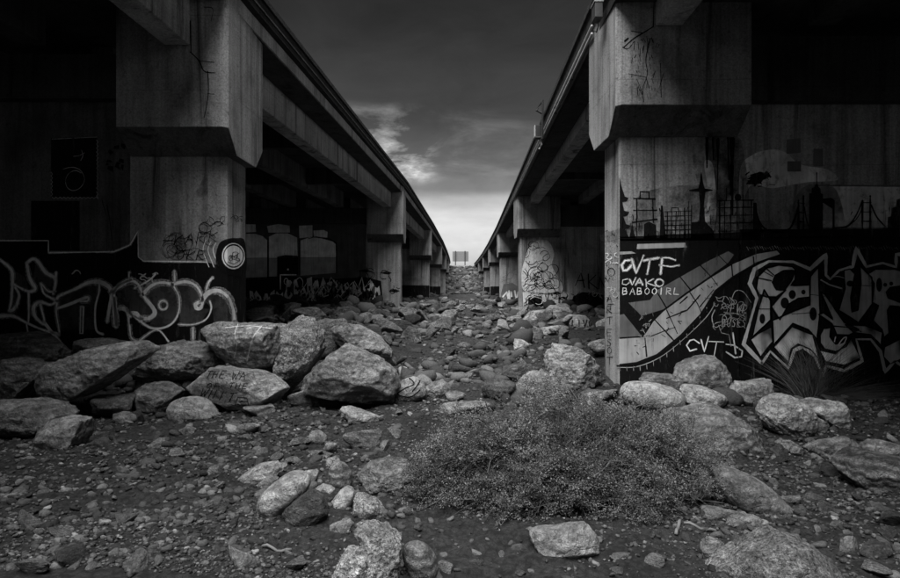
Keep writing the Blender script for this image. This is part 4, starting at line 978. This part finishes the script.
B('T', 574, 367, 54, 46, 'upright grey block behind the bush, beside the right pier', tone=1.05, seed=201, facets=5, sharp=16, sub=5, roll=-4)
B('T2', 604, 398, 36, 18, 'low boulder at the foot of the right pier corner', seed=205, tone=.9)
B('T3', 598, 348, 24, 20, 'stone against the corner of the near right pier', tone=.9, seed=207)
# bottom cluster
CG = 'cluster of stones at the bottom left of centre'
B('a', 284, 494, 54, 50, 'long smooth stone tilted up to the right, leftmost of the foreground cluster', tone=1.1, seed=222, roll=38, facets=3, sharp=7, rough=.02, sub=5, group=CG, bury=.05)
B('b', 261, 473, 44, 24, 'pale flat stone behind the long smooth one', 'l', .6, seed=226, roll=14, group=CG)
B('b2', 268, 484, 22, 14, 'wedge stone between the flat pale and long smooth ones', seed=229, group=CG, sub=3, name='stone')
B('c', 309, 511, 42, 38, 'dark angular stone in the foreground cluster', 'd', 1.0, seed=233, facets=7, sharp=16, group=CG)
B('dd', 339, 474, 26, 36, 'striped stone standing tilted at the top of the cluster', 'b', 1.15, seed=238, roll=-62, facets=3, sharp=7, rough=.02, group=CG, bury=.02)
B('d2', 333, 462, 16, 10, 'small pale stone capping the striped one', 'l', .6, seed=239, group=CG, sub=3, name='stone')
B('e', 341, 504, 26, 34, 'pale smooth stone tilted in the middle of the cluster', 'l', .62, d=4.42, seed=243, roll=55, facets=3, sharp=6, rough=.02, group=CG, bury=0)
B('f', 368, 512, 32, 38, 'rounded mottled stone at the right of the cluster', 's', 1.0, seed=247, facets=5, sharp=9, group=CG)
B('g', 325, 494, 26, 18, 'smooth stone behind the pale tilted one', tone=1.0, seed=251, group=CG, d=4.75)
B('h', 386, 478, 54, 42, 'big dark rounded boulder behind the cluster, left of the bush', tone=.62, seed=255, sub=5, facets=6, sharp=8, group=CG)
B('i', 341, 526, 24, 18, 'low brown stone below the pale tilted one', tone=.7, seed=259, group=CG, name='stone')
B('i2', 311, 476, 16, 14, 'small stone left of the striped one', tone=.9, seed=260, group=CG, sub=3, name='stone')
B('k', 358, 562, 52, 50, 'big white speckled boulder cut by the bottom edge', 's', 1.35, seed=266, sub=5, facets=6, sharp=9, rough=.08)
B('k2', 384, 556, 36, 52, 'lichened boulder leaning on the speckled one', 's', .9, seed=269, sub=5, facets=6, sharp=9, rough=.08)
B('k3', 364, 535, 26, 16, 'stone behind the top of the speckled boulder', 's', .9, seed=271, d=3.95)
B('l', 421, 561, 34, 36, 'round banded stone with a dark hollow at the bottom edge', 'b', 1.1, seed=274, roll=-35, sub=5, facets=3, sharp=6, rough=.03)
B('u', 564, 541, 74, 40, 'flat pale slab on the sand below the bush', 'l', .5, seed=281, sub=5, facets=5, sharp=14, depth=.7, rough=.035)
# right group
RG = 'pale boulders in front of the right graffiti wall'
B('r1', 654, 396, 64, 32, 'long pale egg shaped boulder, leftmost in front of the wall', 'l', 1.06, seed=291, sub=5, facets=4, sharp=7, rough=.025, roll=-6, group=RG)
B('r2', 707, 375, 56, 44, 'tall rounded boulder touching the CVT lettering', 'l', .78, seed=297, sub=5, facets=5, sharp=8, group=RG, d=9.2)
B('r3', 662, 382, 40, 18, 'dark low boulder behind the long pale one', tone=.8, seed=301, group=RG, d=9.2)
B('r4', 705, 397, 44, 20, 'pale knobbly boulder below the tall rounded one', 'l', 1.00, seed=305, sub=5, facets=6, sharp=10, group=RG)
B('r5', 751, 393, 44, 28, 'angular pale boulder with flat top, left of the big oval one', 'l', .88, seed=311, sub=5, facets=7, sharp=14, group=RG)
B('r6', 786, 416, 54, 44, 'large oval boulder with a pitted face, biggest of the pale ones', 'l', .85, seed=317, sub=5, facets=4, sharp=7, roll=-20, group=RG)
B('r7', 833, 415, 46, 28, 'pale wedge boulder right of the big oval one', 'l', 1.12, seed=323, sub=5, facets=6, sharp=12, roll=-18, group=RG)
B('r8', 820, 427, 20, 16, 'small cube like stone tucked under the pale wedge', 'l', .6, seed=327, group=RG, name='stone')
B('q1', 712, 438, 104, 58, 'broad dark sloping boulder right of the bush top', tone=.75, seed=333, sub=5, facets=5, sharp=9, roll=-24, d=6.2)
B('q2', 748, 493, 84, 54, 'smooth slab sloping down to the right beside the bush', 'l', .48, seed=339, sub=5, facets=3, sharp=7, rough=.02, roll=-28)
B('q3', 843, 449, 64, 34, 'rough low boulder below the pale wedge', tone=.75, seed=345, sub=5, rough=.09)
B('q4', 884, 449, 50, 16, 'low stone at the right edge above the striped boulder', tone=.9, seed=349)
B('q5', 884, 474, 78, 38, 'dark boulder with white bands at the right edge', 'b', 1.0, seed=353, sub=5, facets=4, sharp=9, rough=.04)
B('q6', 793, 450, 18, 14, 'round stone on the gravel under the big oval boulder', 'l', .55, seed=357, name='stone', sub=3)
B('q7', 782, 562, 138, 54, 'broad domed boulder cut by the bottom edge at right', 's', .62, seed=361, sub=5, facets=5, sharp=8, rough=.05)
B('q8', 744, 524, 40, 22, 'dark stone behind the broad domed boulder', tone=.65, seed=365)
B('q9', 714, 552, 24, 22, 'dark stone left of the broad domed boulder', tone=.7, seed=367, name='stone')
B('q10', 718, 514, 34, 18, 'stone half under the right side of the bush', tone=.6, seed=369, name='stone')
B('q11', 790, 500, 18, 10, 'small pale stone beside the tip of the sloping slab', 'l', .5, seed=371, name='stone', sub=3)
B('q12', 850, 546, 20, 18, 'flat stone right of the broad domed boulder', tone=.8, seed=373, name='stone', sub=3)
B('q13', 700, 478, 20, 14, 'stone at the lower left of the sloping slab', tone=.7, seed=375, name='stone', sub=3, d=4.6)
B('q14', 873, 552, 34, 18, 'dark hollowed stone near the bottom right corner', 'd', .8, seed=377)
B('q15', 663, 503, 30, 16, 'sand coloured stone under the front of the bush', 'l', .4, seed=379, name='stone')
# mid distance named ones
B('v1', 585, 324, 38, 26, 'light boulder spray painted LIVOS by the second right pier', 'l', .8, seed=381, sub=5, facets=4, sharp=10, rough=.02, d=20)
B('v2', 531, 322, 36, 20, 'slanting slab against the second right pier', tone=1.1, seed=385, roll=22, d=22, facets=5, sharp=14)
B('v3', 557, 314, 30, 20, 'boulder between the slanting slab and the painted one', tone=1.1, seed=389, d=23)
B('v4', 551, 331, 26, 12, 'smooth low boulder in front of the slanting slab', 'l', .6, seed=391, d=18)
B('v5', 603, 325, 16, 18, 'white faced stone right of the painted boulder', 'l', 1.1, seed=393, d=19)
B('v6', 500, 324, 26, 18, 'dark lumpy boulder at the foot of the third right pier', 'd', 1.4, seed=395, d=24)
B('v7', 515, 322, 20, 14, 'grey boulder right of the dark lumpy one', seed=397, d=23)
B('v8', 521, 345, 16, 12, 'pale block alone on the dirt in the middle of the wash', 'l', .7, seed=399, name='stone', sub=3)
# ---- words on stones
def on_rock(key, strokes, wd, mat, name):
    o, P, F = HAND[key]; tree = BVHTree.FromPolygons([Vector(p) for p in P], [tuple(f) for f in F]); V = []; Fs = []
    e = Vector((0, 0, EYE))
    def hit(px, py):
        dirv = Vector(((px - 450) / FPX, 1, -(py - 289) / FPX)).normalized(); h_ = tree.ray_cast(e, dirv)
        return h_[0] + h_[1] * .004 if h_[0] else None
    for st in strokes:
        pts = []
        for a, b in zip(st[:-1], st[1:]):
            m = max(1, int(math.hypot(b[0] - a[0], b[1] - a[1]) / .8)); pts += [(a[0] + (b[0] - a[0]) * q / m, a[1] + (b[1] - a[1]) * q / m) for q in range(m)]
        pts.append(st[-1]); prev = None
        for i, q in enumerate(pts):
            a, b = pts[max(0, i - 1)], pts[min(len(pts) - 1, i + 1)]; dx, dy = b[0] - a[0], b[1] - a[1]; L = math.hypot(dx, dy) or 1
            u, v_ = hit(q[0] - dy / L * wd / 2, q[1] + dx / L * wd / 2), hit(q[0] + dy / L * wd / 2, q[1] - dx / L * wd / 2)
            cur = (u, v_) if u and v_ else None
            if cur and prev: n = len(V); V += [tuple(prev[0]), tuple(prev[1]), tuple(cur[1]), tuple(cur[0])]; Fs.append((n, n + 1, n + 2, n + 3))
            prev = cur
    if Fs:
        OFF[o] = Vector(o.location); obj(name, V, Fs, mat, o)
st = []
fn = lambda a, w: st.append(a)
text(fn, 'THE', 205, 378, 7, 7, 1, .5); text(fn, 'WA', 231, 380, 8, 8, 1, .3)
text(fn, 'OF', 206, 388, 7, 5, 1, .5, -.4); text(fn, 'THE', 228, 388, 7, 5, 1, .4, -.4); 
text(fn, 'WHIT', 199, 397, 9, 9, 1, .5, -1.6); st.append([(236, 404), (249, 406), (247, 398), (238, 397), (235, 405)]); st.append([(239, 401), (248, 402)])
on_rock('G', st, .75, P_INK, 'inscription')
st = []; text(fn, 'LIVOS', 572, 327, 5.6, 7, 1); on_rock('v1', st, 1.1, P_INK, 'spray_word')
st = [catmull(q) for q in ([(392, 392), (398, 380), (408, 378), (414, 384), (406, 388), (398, 394), (410, 397), (420, 390)], [(410, 376), (420, 380), (412, 392)])]; on_rock('O', st, 1.2, P_INK, 'black_scrawl')
st = [catmull(q, k=6) for q in ([(238, 324), (235, 334), (237, 344), (234, 358)], [(262, 326), (254, 336), (250, 348), (247, 362)], [(225, 328), (250, 326), (278, 330)])]; on_rock('E', st, .8, P_DIM, 'pale_vein')

# ---------------------------------------------------------------- scattered individual stones (shared meshes)
PROTO = {}
def proto(kind, sub):
    L = PROTO.setdefault((kind, sub), [])
    if len(L) < 7:
        k = len(L); P, F = rock_shape(1000 + k * 7 + sub, (1.0, .8, .62) if k % 2 else (1.0, .7, .5), sub, 8 if k % 3 else 4, 16 if k % 3 else 7, .06)
        L.append(mesh('stone_shape', P, F, RM[kind], True)); return L[-1]
    return random.choice(L)
MARK = {'A1': 'flat topped boulder', 'B': 'long slanting slab', 'L': 'wide low boulder', 'G': 'inscribed slab', 'I': 'smooth half dome stone', 'H': 'big triangular boulder', 'O': 'scrawled round stone', 'Q': 'long pale slab',
        'Rr': 'dark rounded stone', 'S': 'dark rounded midstream stone', 'T': 'upright grey block', 'a': 'long smooth tilted stone', 'h': 'big dark boulder by the bush', 'k': 'speckled boulder', 'l': 'round hollow stone', 'u': 'flat pale slab', 'c': 'dark angular stone',
        'r1': 'egg shaped boulder', 'r6': 'large oval boulder', 'r7': 'pale wedge boulder', 'q2': 'smooth sloping slab', 'q3': 'rough low boulder', 'q5': 'white banded boulder', 'q7': 'broad domed boulder', 'v1': 'painted boulder', 'v2': 'slanting slab by the pier', 'v6': 'dark lumpy boulder', 'F': 'upright tapering boulder'}
def describe(label, x, y, s, t_, kd, hz_=1):
    if y > 26: return label
    best = min(MARK, key=lambda k_: (HAND[k_][0].location.x - x) ** 2 + ((HAND[k_][0].location.y - y) * .6) ** 2); L_ = HAND[best][0].location
    dx, dy = x - L_.x, (y - L_.y) * .6; rel = ('right of' if dx > 0 else 'left of') if abs(dx) > abs(dy) else ('behind' if dy > 0 else 'in front of')
    dist = math.hypot(dx, dy); far = 'just ' if dist < .5 else '' if dist < 1.4 else 'well '
    if far and rel == 'in front of': rel = 'before'
    ton = 'pale' if kd == 'l' else 'dark' if kd == 'd' else 'speckled' if kd == 's' else ('dull grey' if t_ < 1 else 'light grey')
    siz = 'tiny' if s < .1 else 'small' if s < .18 else 'middling' if s < .4 else 'big'
    shp = 'flattish' if hz_ < .92 else 'blocky' if hz_ > 1.12 else 'rounded'
    return f'{siz} {ton} {shp} stone {far}{rel} the {MARK[best]}'
def stone(x, y, size, label, group, name='rock', sub=4, lift=.1, kinds='gglds', tmul=1.0):
    kd = random.choice(kinds); o = bpy.data.objects.new(name, proto(kd, sub)); s = size
    o.scale = (s, s * random.uniform(.8, 1.1), s * random.uniform(.8, 1.25)); o.rotation_euler = (random.uniform(-.35, .35), random.uniform(-.35, .35), random.uniform(0, 6.28))
    o.location = (x, y, h1(x, y) + s * lift); t_ = tmul * random.uniform(.55, 1.15) * (.62 if kd == 'l' else 1); o.color = (t_, t_, t_, 1)
    link(o, None, describe(label, x, y, s, t_ / tmul, kd, o.scale[2] / s), 'rock', group); return o
# riprap bank along the left columns, between the first and third piers
def inpoly(p, Q):
    c = False
    for i in range(len(Q)):
        a, b = Q[i - 1], Q[i]
        if (a[1] > p[1]) != (b[1] > p[1]) and p[0] < (b[0] - a[0]) * (p[1] - a[1]) / (b[1] - a[1]) + a[0]: c = not c
    return c
def bank(n, region, smin, smax, label, group, dmin_px=6, lift=(.1, .5), kinds='ggddgl', sub=5, tmul=.85):
    pts = []; tries = 0
    x0, x1 = min(q[0] for q in region), max(q[0] for q in region); y0, y1 = min(q[1] for q in region), max(q[1] for q in region)
    while len(pts) < n and tries < n * 60:
        tries += 1; px, py = random.uniform(x0, x1), random.uniform(y0, y1)
        if not inpoly((px, py), region) or (564 < px < 608 and 318 < py < 352) or (383 < px < 430 and 385 < py < 408): continue
        x, y, z = px2g(px, py)
        s = random.uniform(smin, smax) * random.uniform(.8, 1.2)
        if s * FPX / y < 4.5: continue
        if any(math.hypot(x - a, (y - b) * .35) < (s + c_) * .30 for a, b, c_ in pts): continue
        blocked = False
        for sg in (-1, 1):
            for k in range(6):
                if YF[sg][k] - .3 < y < YF[sg][k] + 1.2 and sg * x > WX[sg][k] - .1: blocked = True
        if blocked: continue
        pts.append((x, y, s)); stone(x, y, s, label, group, lift=random.uniform(*lift), kinds=kinds, sub=sub, tmul=tmul)
    return len(pts)
n1_ = bank(58, [(246, 318), (300, 311), (420, 309), (452, 316), (458, 326), (428, 338), (386, 346), (330, 340), (246, 340)], .38, .92, 'rough riprap rock in the long bank along the left bridge columns', 'riprap bank between the first and third left piers', lift=(.1, .5), tmul=.72)
n2_ = bank(14, [(425, 304), (448, 301), (462, 305), (466, 316), (440, 318)], .45, .9, 'rock on the far end of the left bank near the distant piers', 'far rocks of the left bank', lift=(.1, .4))
n3_ = bank(22, [(500, 318), (520, 311), (612, 311), (616, 345), (600, 352), (560, 342), (500, 336)], .28, .8, 'rock strewn along the foot of the second right pier', 'rocks by the second right pier', lift=(.1, .35), kinds='gglls')
n4_ = bank(14, [(478, 303), (500, 306), (512, 318), (500, 326), (470, 318), (462, 308)], .3, .75, 'rock in the middle distance beside the far right piers', 'rocks by the far right piers')
n5_ = bank(30, [(392, 322), (440, 314), (500, 318), (560, 345), (570, 380), (440, 384), (395, 372)], .14, .42, 'loose stone on the bare dirt of the wash between the two bridges', 'loose stones in the wash', lift=(.05, .2))
n6_ = bank(24, [(0, 445), (150, 420), (330, 420), (430, 440), (425, 470), (250, 470), (240, 540), (330, 578), (0, 578)], .07, .19, 'loose stone half sunk in the foreground dirt left of the cluster', 'loose stones in the left foreground', lift=(.02, .16), kinds='gggld')
n7_ = bank(22, [(760, 430), (900, 430), (900, 578), (850, 578), (840, 530), (790, 510), (770, 470)], .07, .2, 'loose stone on the gravel at the lower right beside the boulders', 'loose stones in the right foreground', lift=(.02, .16), kinds='gggdd')
n8_ = bank(7, [(420, 545), (530, 560), (640, 560), (700, 575), (420, 578)], .06, .13, 'little stone on the bare sand below the bush', 'little stones on the sand', lift=(.02, .12), kinds='ggd')
n9_ = bank(26, [(100, 418), (440, 392), (450, 430), (330, 470), (100, 450)], .1, .24, 'stone scattered in the dirt in front of the left boulders', 'scattered stones before the left boulders', lift=(.02, .18), kinds='ggggld')
# ---------------------------------------------------------------- gravel and rubble nobody could count
def scatter_mesh(name, pts, sizes, sub, mats, label, cat, seed=1, flat=.6, lift=.1, jag=.25):
    r = np.random.RandomState(seed); D, F = ico(sub) if sub else ico(1)
    n = len(pts); protos = []
    for k in range(24):
        P, _ = rock_shape(3000 + k + seed * 31, (1, .8, flat), sub, 6, 12 if k % 3 else 6, .04); a = r.uniform(-.4, .4)
        protos.append(P)
    protos = np.array(protos); pk = r.randint(0, 24, n); Vs = protos[pk]
    th = r.uniform(0, 6.283, n); c, s_ = np.cos(th), np.sin(th)
    tl = r.uniform(-.5, .5, n); ct, st_ = np.cos(tl), np.sin(tl)
    x, y, z = Vs[..., 0], Vs[..., 1], Vs[..., 2]
    x, z = x * ct[:, None] - z * st_[:, None], x * st_[:, None] + z * ct[:, None]
    X_ = x * c[:, None] - y * s_[:, None]; Y_ = x * s_[:, None] + y * c[:, None]
    Vs = np.stack([X_, Y_, z], -1) * sizes[:, None, None] + pts[:, None, :] + np.array([0, 0, 1.0]) * (sizes * lift)[:, None, None]
    Fs = (F[None] + (np.arange(n) * len(D))[:, None, None]).reshape(-1, 3)
    me = mesh(name, Vs.reshape(-1, 3), Fs, mats, sub > 1)
    me.polygons.foreach_set('material_index', np.repeat(r.choice(len(mats), n, p=None), len(F)).astype(np.int32))
    o = bpy.data.objects.new(name, me); o.color = (1, 1, 1, 1); link(o, None, label, cat, kind='stuff'); return o
def gmat(name, v):
    m, t, p = newmat(name); g = N(t, 'NewGeometry'); c = ramp(t, g.outputs['Random Per Island'], [(0, v * .3), (.6, v), (.9, v * 1.6), (1, v * 3.0)])
    n_ = ramp(t, noise(t, g.outputs['Position'], 40, 5, .7), [(.3, .5), (.5, 1), (.7, 1.5)])
    t.links.new(mth(t, 'MULTIPLY', c, n_), p.inputs['Base Color']); p.inputs['Roughness'].default_value = .9
    bump(t, p, n_, .006); return m
M_GR = gmat('gravel', .040); M_GR2 = gmat('pale_gravel', .066); M_RUB = gmat('rubble', .058)
def field(n, region_w, pxmin, pxmax, power, ylim, seed):
    r = np.random.RandomState(seed); py = 300 + 290 * r.rand(n * 3) ** 1.0; px = r.uniform(-30, 930, n * 3)
    d = EYE * FPX / (py - 289 + 1e-6); keep = (d < ylim[1]) & (d > ylim[0]); px, d = px[keep], d[keep]
    x = (px - 450) / FPX * d; dens = fbm(np.stack([x * .9, d * .9, d * 0 + seed], 1), 3); k2 = r.rand(len(x)) < np.clip(.55 + dens * .9, .08, 1)
    x, d = x[k2][:n], d[k2][:n]; z = H(x, d)
    s_ = (pxmin + (pxmax - pxmin) * r.rand(len(x)) ** power) * d / FPX
    # keep the smooth sand in front of the bush clear of most gravel
    sand = ((x - .75) / 1.0) ** 2 + ((d - 3.75) / .5) ** 2 < 1; sand |= ((x + .8) / .42) ** 2 + ((d - 3.75) / .35) ** 2 < 1
    kk = ~(sand & (r.rand(len(x)) < .72)); x, d, z, s_ = x[kk], d[kk], z[kk], s_[kk]
    ok = np.ones(len(x), bool)
    for sg in (-1, 1):
        for k in range(3): ok &= ~((d > YF[sg][k] - .05) & (d < YF[sg][k] + 1) & (sg * x > WX[sg][k] - .05))
    return np.stack([x, d, z], 1)[ok], s_[ok]
pts, sz = field(2700, None, 4, 13, 2.2, (2.8, 40), 5); scatter_mesh('coarse_gravel', pts, sz, 2, [M_GR, M_GR, M_GR2], 'coarse gravel and cobbles strewn over the dirt', 'gravel', 2)
pts, sz = field(900, None, 8, 17, 1.6, (3, 22), 21); scatter_mesh('embedded_cobbles', pts, sz, 3, [M_GR, M_GR, M_GR2], 'cobbles half sunk in the dirt all over the wash', 'cobbles', 13, .6, -.04)
pts, sz = field(26000, None, 1.6, 6, 1.8, (2.8, 30), 9); scatter_mesh('fine_gravel', pts, sz, 1, [M_GR, M_GR2], 'fine gravel covering the dirt between stones', 'gravel', 3)
# rubble slope that closes the view, and rubble beyond the individual rocks
r = np.random.RandomState(31); n = 1500; y = 8.0 + 45 * r.rand(n) ** 1.5; x = np.interp(y, [8, 30, 50], [.2, .9, 1.4]) + r.normal(size=n) * (1.3 + y * .03)
pxx = 450 + x / y * FPX; kk = ~((pxx > 564) & (pxx < 610) & (y > 11) & (y < 21)) & ~((pxx > 380) & (pxx < 430) & (y < 8.9)) & (np.abs(x - .3) < 6) & (fbm(np.stack([x * .6, y * .35, x * 0 + 3], 1), 3) > -.25)
for sg in (-1, 1):
    for k in range(4): kk &= ~((y > YF[sg][k] - .4) & (y < YF[sg][k] + 1.3) & (sg * x > WX[sg][k] - .3))
x, y = x[kk], y[kk]; scatter_mesh('channel_rubble', np.stack([x, y, H(x, y)], 1), .07 + .36 * r.rand(len(x)) ** 1.9, 2, [M_GR, M_GR2, M_RUB], 'rubble and cobbles littering the channel between the bridges', 'rubble', 11, .6, .15)
r = np.random.RandomState(12); n = 3800
x = r.uniform(-9, 14, n); y = r.uniform(94, 127, n); pts = np.stack([x, y, H(x, y)], 1); sz = .3 + .95 * r.rand(n) ** 2
scatter_mesh('rubble_slope', pts, sz, 2, [M_RUB, M_GR, M_GR], 'rubble covered slope rising to the road at the far end', 'rubble', 5, .7, .22)
n = 1100; x = r.uniform(-16, 16, n); y = 16 + 76 * r.rand(n) ** 1.3; c_ = .9 + .0008 * (y - 10) ** 2; cen = np.interp(y, [10, 30, 50, 70, 90], [-.8, .4, 1.1, 1.6, 2.0])
keep = np.abs(x - cen) > 1.0 + 1.2 * r.rand(n); keep &= ~((x > 0) & (r.rand(n) < .45))
for sg in (-1, 1):
    for k in range(6): keep &= ~((y > YF[sg][k] - .5) & (y < YF[sg][k] + 1.4) & (sg * x > WX[sg][k] - .5))
x, y = x[keep], y[keep]; sz = (.25 + .65 * r.rand(len(x)) ** 1.8); pxx = 450 + x / y * FPX; kk = ~((pxx > 560) & (pxx < 612) & (y < 21)); x, y, sz = x[kk], y[kk], sz[kk]; scatter_mesh('riprap', np.stack([x, y, H(x, y)], 1), sz, 2, [M_RUB, M_GR2, M_GR], 'mass of riprap under and between the bridge piers', 'riprap', 6, .7, .15)
n = 420; x = r.uniform(-9, -3.2, n); y = r.uniform(8.6, 10.1, n); sz = .12 + .35 * r.rand(n) ** 2; scatter_mesh('packed_rubble', np.stack([x, y, H(x, y)], 1), sz, 2, [M_GR, M_GR2], 'small rubble packed behind the left boulders', 'rubble', 8, .7, .2)
# ---------------------------------------------------------------- far sign and guard rail
root = empty('road_sign', (2.35, 140, 6.0), 'rectangular road sign seen from behind on two posts, beyond the far slope', 'sign')
q0, q1 = P3(452.5, 251.5, 140), P3(468.5, 261.5, 140)
for i in range(5):
    za = q1.z + (q0.z - q1.z) * i / 5; MB().box(q0.x, q1.x, 139.9, 139.95, za + .01, q1.z + (q0.z - q1.z) * (i + 1) / 5).build('sign_panel', M_SIGN, root)
for px in (455.5, 465.0):
    c = P3(px, 251, 140); MB().box(c.x - .12, c.x + .12, 139.6, 139.89, h1(c.x, 140) - .3, c.z).build('post', M_POST, root)
root = empty('guard_rail', (3, 129, 6.4), 'low guard rail along the top of the far slope', 'guard rail')
z0 = h1(2, 129)
MB().box(-8, 14, 128.9, 129.0, z0 + .45, z0 + .8).build('rail', M_PIPE, root)
for x in np.arange(-7, 14, 1.9): MB().box(x, x + .15, 129.01, 129.2, z0 - .2, z0 + .78).build('post', M_POST, root)
# ---------------------------------------------------------------- shrubs
def shrub(name, label, cx_, cy_, rx, ry, hh, nst, nleaf, seed, leaf=.014, bare=.1, dome=1.0):
    r = np.random.RandomState(seed); V = []; F = []; LP = []; LD = []
    def seg(pts, w):
        pts = np.array(pts)
        for a, b in zip(pts[:-1], pts[1:]):
            t_ = b - a; u = np.cross(t_, [0, 0, 1.0]); L = np.linalg.norm(u); u = u / L * w if L > 1e-6 else np.array([w, 0, 0])
            v = np.cross(t_, u); v = v / (np.linalg.norm(v) + 1e-9) * w; n_ = len(V)
            for c_ in (a, b):
                for q in range(3):
                    an = q * 2.094; V.append(c_ + u * math.cos(an) + v * math.sin(an))
            for q in range(3): F.append((n_ + q, n_ + (q + 1) % 3, n_ + 3 + (q + 1) % 3, n_ + 3 + q))
    z0_ = h1(cx_, cy_)
    for i in range(nst):
        a = r.uniform(0, 6.283); e = math.acos(r.uniform(.02, 1)) ; q = r.uniform(.75, 1.06) * (1 + .16 * math.sin(3 * a + seed) + .12 * math.sin(7 * a + 2 * e))
        end = np.array([math.cos(a) * math.sin(e) * rx, math.sin(a) * math.sin(e) * ry, math.cos(e) * hh]) * q
        b0 = np.array([math.cos(a) * rx * .42 * r.rand(), math.sin(a) * ry * .42 * r.rand(), 0])
        w_ = cx_ + b0[0], cy_ + b0[1]
        pts_ = []
        m = 7; bend = r.normal(size=3) * .08 * hh
        for k in range(m):
            f = k / (m - 1); p_ = b0 * (1 - f) + end * f; p_[2] += hh * .18 * math.sin(f * 3.14) + .0; p_ = p_ + bend * math.sin(f * 3.14) + r.normal(size=3) * .012
            pts_.append(p_)
        seg(pts_, .0028 if i % 9 else .0075)
        if i % 14 == 0: seg([pts_[-1], pts_[-1] * 1.0 + (pts_[-1] - pts_[-2]) * .9, pts_[-1] + (pts_[-1] - pts_[-2]) * 1.5 + r.normal(size=3) * .02], .0022)
        for k in range(2, m):
            for _ in range(3):
                dv = r.normal(size=3); dv[2] = abs(dv[2]) * .9; dv = dv / np.linalg.norm(dv) * r.uniform(.05, .15) * (hh / .7)
                a_ = pts_[k]; mid = a_ + dv * .5 + r.normal(size=3) * .01; b_ = a_ + dv; seg([a_, mid, b_], .0014)
                if r.rand() > bare and vnoise(((a_ + np.array([seed, 0, 0])) * 5.2)[None])[0] > -.30:
                    nl = int(nleaf)
                    f = r.rand(nl); LP.append(a_[None] * (1 - f[:, None]) + b_[None] * f[:, None] + r.normal(size=(nl, 3)) * .012); LD.append(np.tile(dv / np.linalg.norm(dv), (nl, 1)))
    LP = np.vstack(LP); LD = np.vstack(LD); n = len(LP)
    d_ = LD + r.normal(size=(n, 3)) * .8; d_ /= np.linalg.norm(d_, axis=1)[:, None]; u = np.cross(d_, r.normal(size=(n, 3))); u /= np.linalg.norm(u, axis=1)[:, None]
    L = leaf * r.uniform(.6, 1.4, n)[:, None]; w = L * .28
    Q = np.stack([LP, LP + d_ * L * .5 + u * w, LP + d_ * L, LP + d_ * L * .5 - u * w], 1).reshape(-1, 3)
    base = np.array([cx_, cy_, z0_]); root = empty(name, (cx_, cy_, z0_), label, 'shrub')
    V = np.array(V) + base; V[:, 2] = np.maximum(V[:, 2], z0_ - .05)
    obj('twigs', V, np.array(F), M_TWIG, root, kind='stuff')
    obj('foliage', Q + base, np.arange(len(Q)).reshape(-1, 4), M_LEAF, root, kind='stuff')
shrub('scrub_bush', 'wide low scrub bush with fine grey leaves in the centre foreground', .90, 4.62, 1.0, .56, .78, 860, 33, 3, leaf=.013)
shrub('scrub_bush', 'smaller sprig of scrub merging into the left side of the big bush', .12, 4.72, .40, .34, .56, 280, 20, 5, leaf=.0145)
shrub('scrub_bush', 'low scrub between the big bush and the sloping slab', 1.72, 4.95, .52, .42, .58, 300, 18, 6, leaf=.0145)
# dry grass and dead brush at the right wall
def tuft(name, label, cx_, cy_, n, L, spread, seed, lean=(0, 0), lo=.05, w=.006):
    r = np.random.RandomState(seed); V = []; F = []; z0_ = h1(cx_, cy_)
    for i in range(n):
        a = r.uniform(0, 6.283); e = r.uniform(lo, spread); l = L * r.uniform(.5, 1.1); b = np.array([cx_ + r.normal() * .06, cy_ + r.normal() * .05, z0_ - .02])
        dv = np.array([math.cos(a) * math.sin(e) + lean[0], math.sin(a) * math.sin(e) * .6 + lean[1], math.cos(e)]); dv /= np.linalg.norm(dv)
        u = np.cross(dv, [0, 1.0, .2]); u = u / np.linalg.norm(u) * w; n_ = len(V)
        for k in range(5):
            f = k / 4; p_ = b + dv * l * f + np.array([math.cos(a), 0, -.5]) * l * .22 * f * f; ww = u * (1 - f * .85); V += [p_ - ww, p_ + ww]
        for k in range(4): F.append((n_ + 2 * k, n_ + 2 * k + 1, n_ + 2 * k + 3, n_ + 2 * k + 2))
    obj(name, V, F, M_BRUSH, None, label=label, cat='grass')
x, y, z = px2g(797, 392); tuft('grass_tuft', 'dry grass tuft fanning up against the silver lettering', x, 9.35, 230, .95, .95, 4)
x, y, z = px2g(835, 396); tuft('dead_brush', 'dead brush swept flat to the right of the grass tuft', 5.7, 9.2, 260, 1.1, 1.5, 8, (.9, 0), .9, .005)
tuft('dead_brush', 'dead brush lying between the grass tuft and the big oval boulder', 5.3, 8.9, 160, .8, 1.5, 9, (.7, -.2), .9, .005)
# sticks on the ground
def stick(x, y, L, ang, rad, label):
    m = MB(); pts = [(x + math.cos(ang) * L * f, y + math.sin(ang) * L * f, h1(x + math.cos(ang) * L * f, y + math.sin(ang) * L * f) + rad + .004 + .01 * math.sin(f * 9)) for f in np.linspace(0, 1, 7)]
    m.tube(pts, rad, 6); m.build('stick', M_BRUSH, None, label=label, cat='stick', smooth=True)
x, y, z = px2g(262, 552); stick(x, y, .17, .1, .009, 'short dark stick on the sand below the cluster')
x, y, z = px2g(676, 538); stick(x, y, .22, 1.1, .012, 'dark crooked branch on the sand right of the flat slab')
x, y, z = px2g(684, 526); stick(x, y, .2, -.35, .010, 'thin branch lying toward the domed boulder')
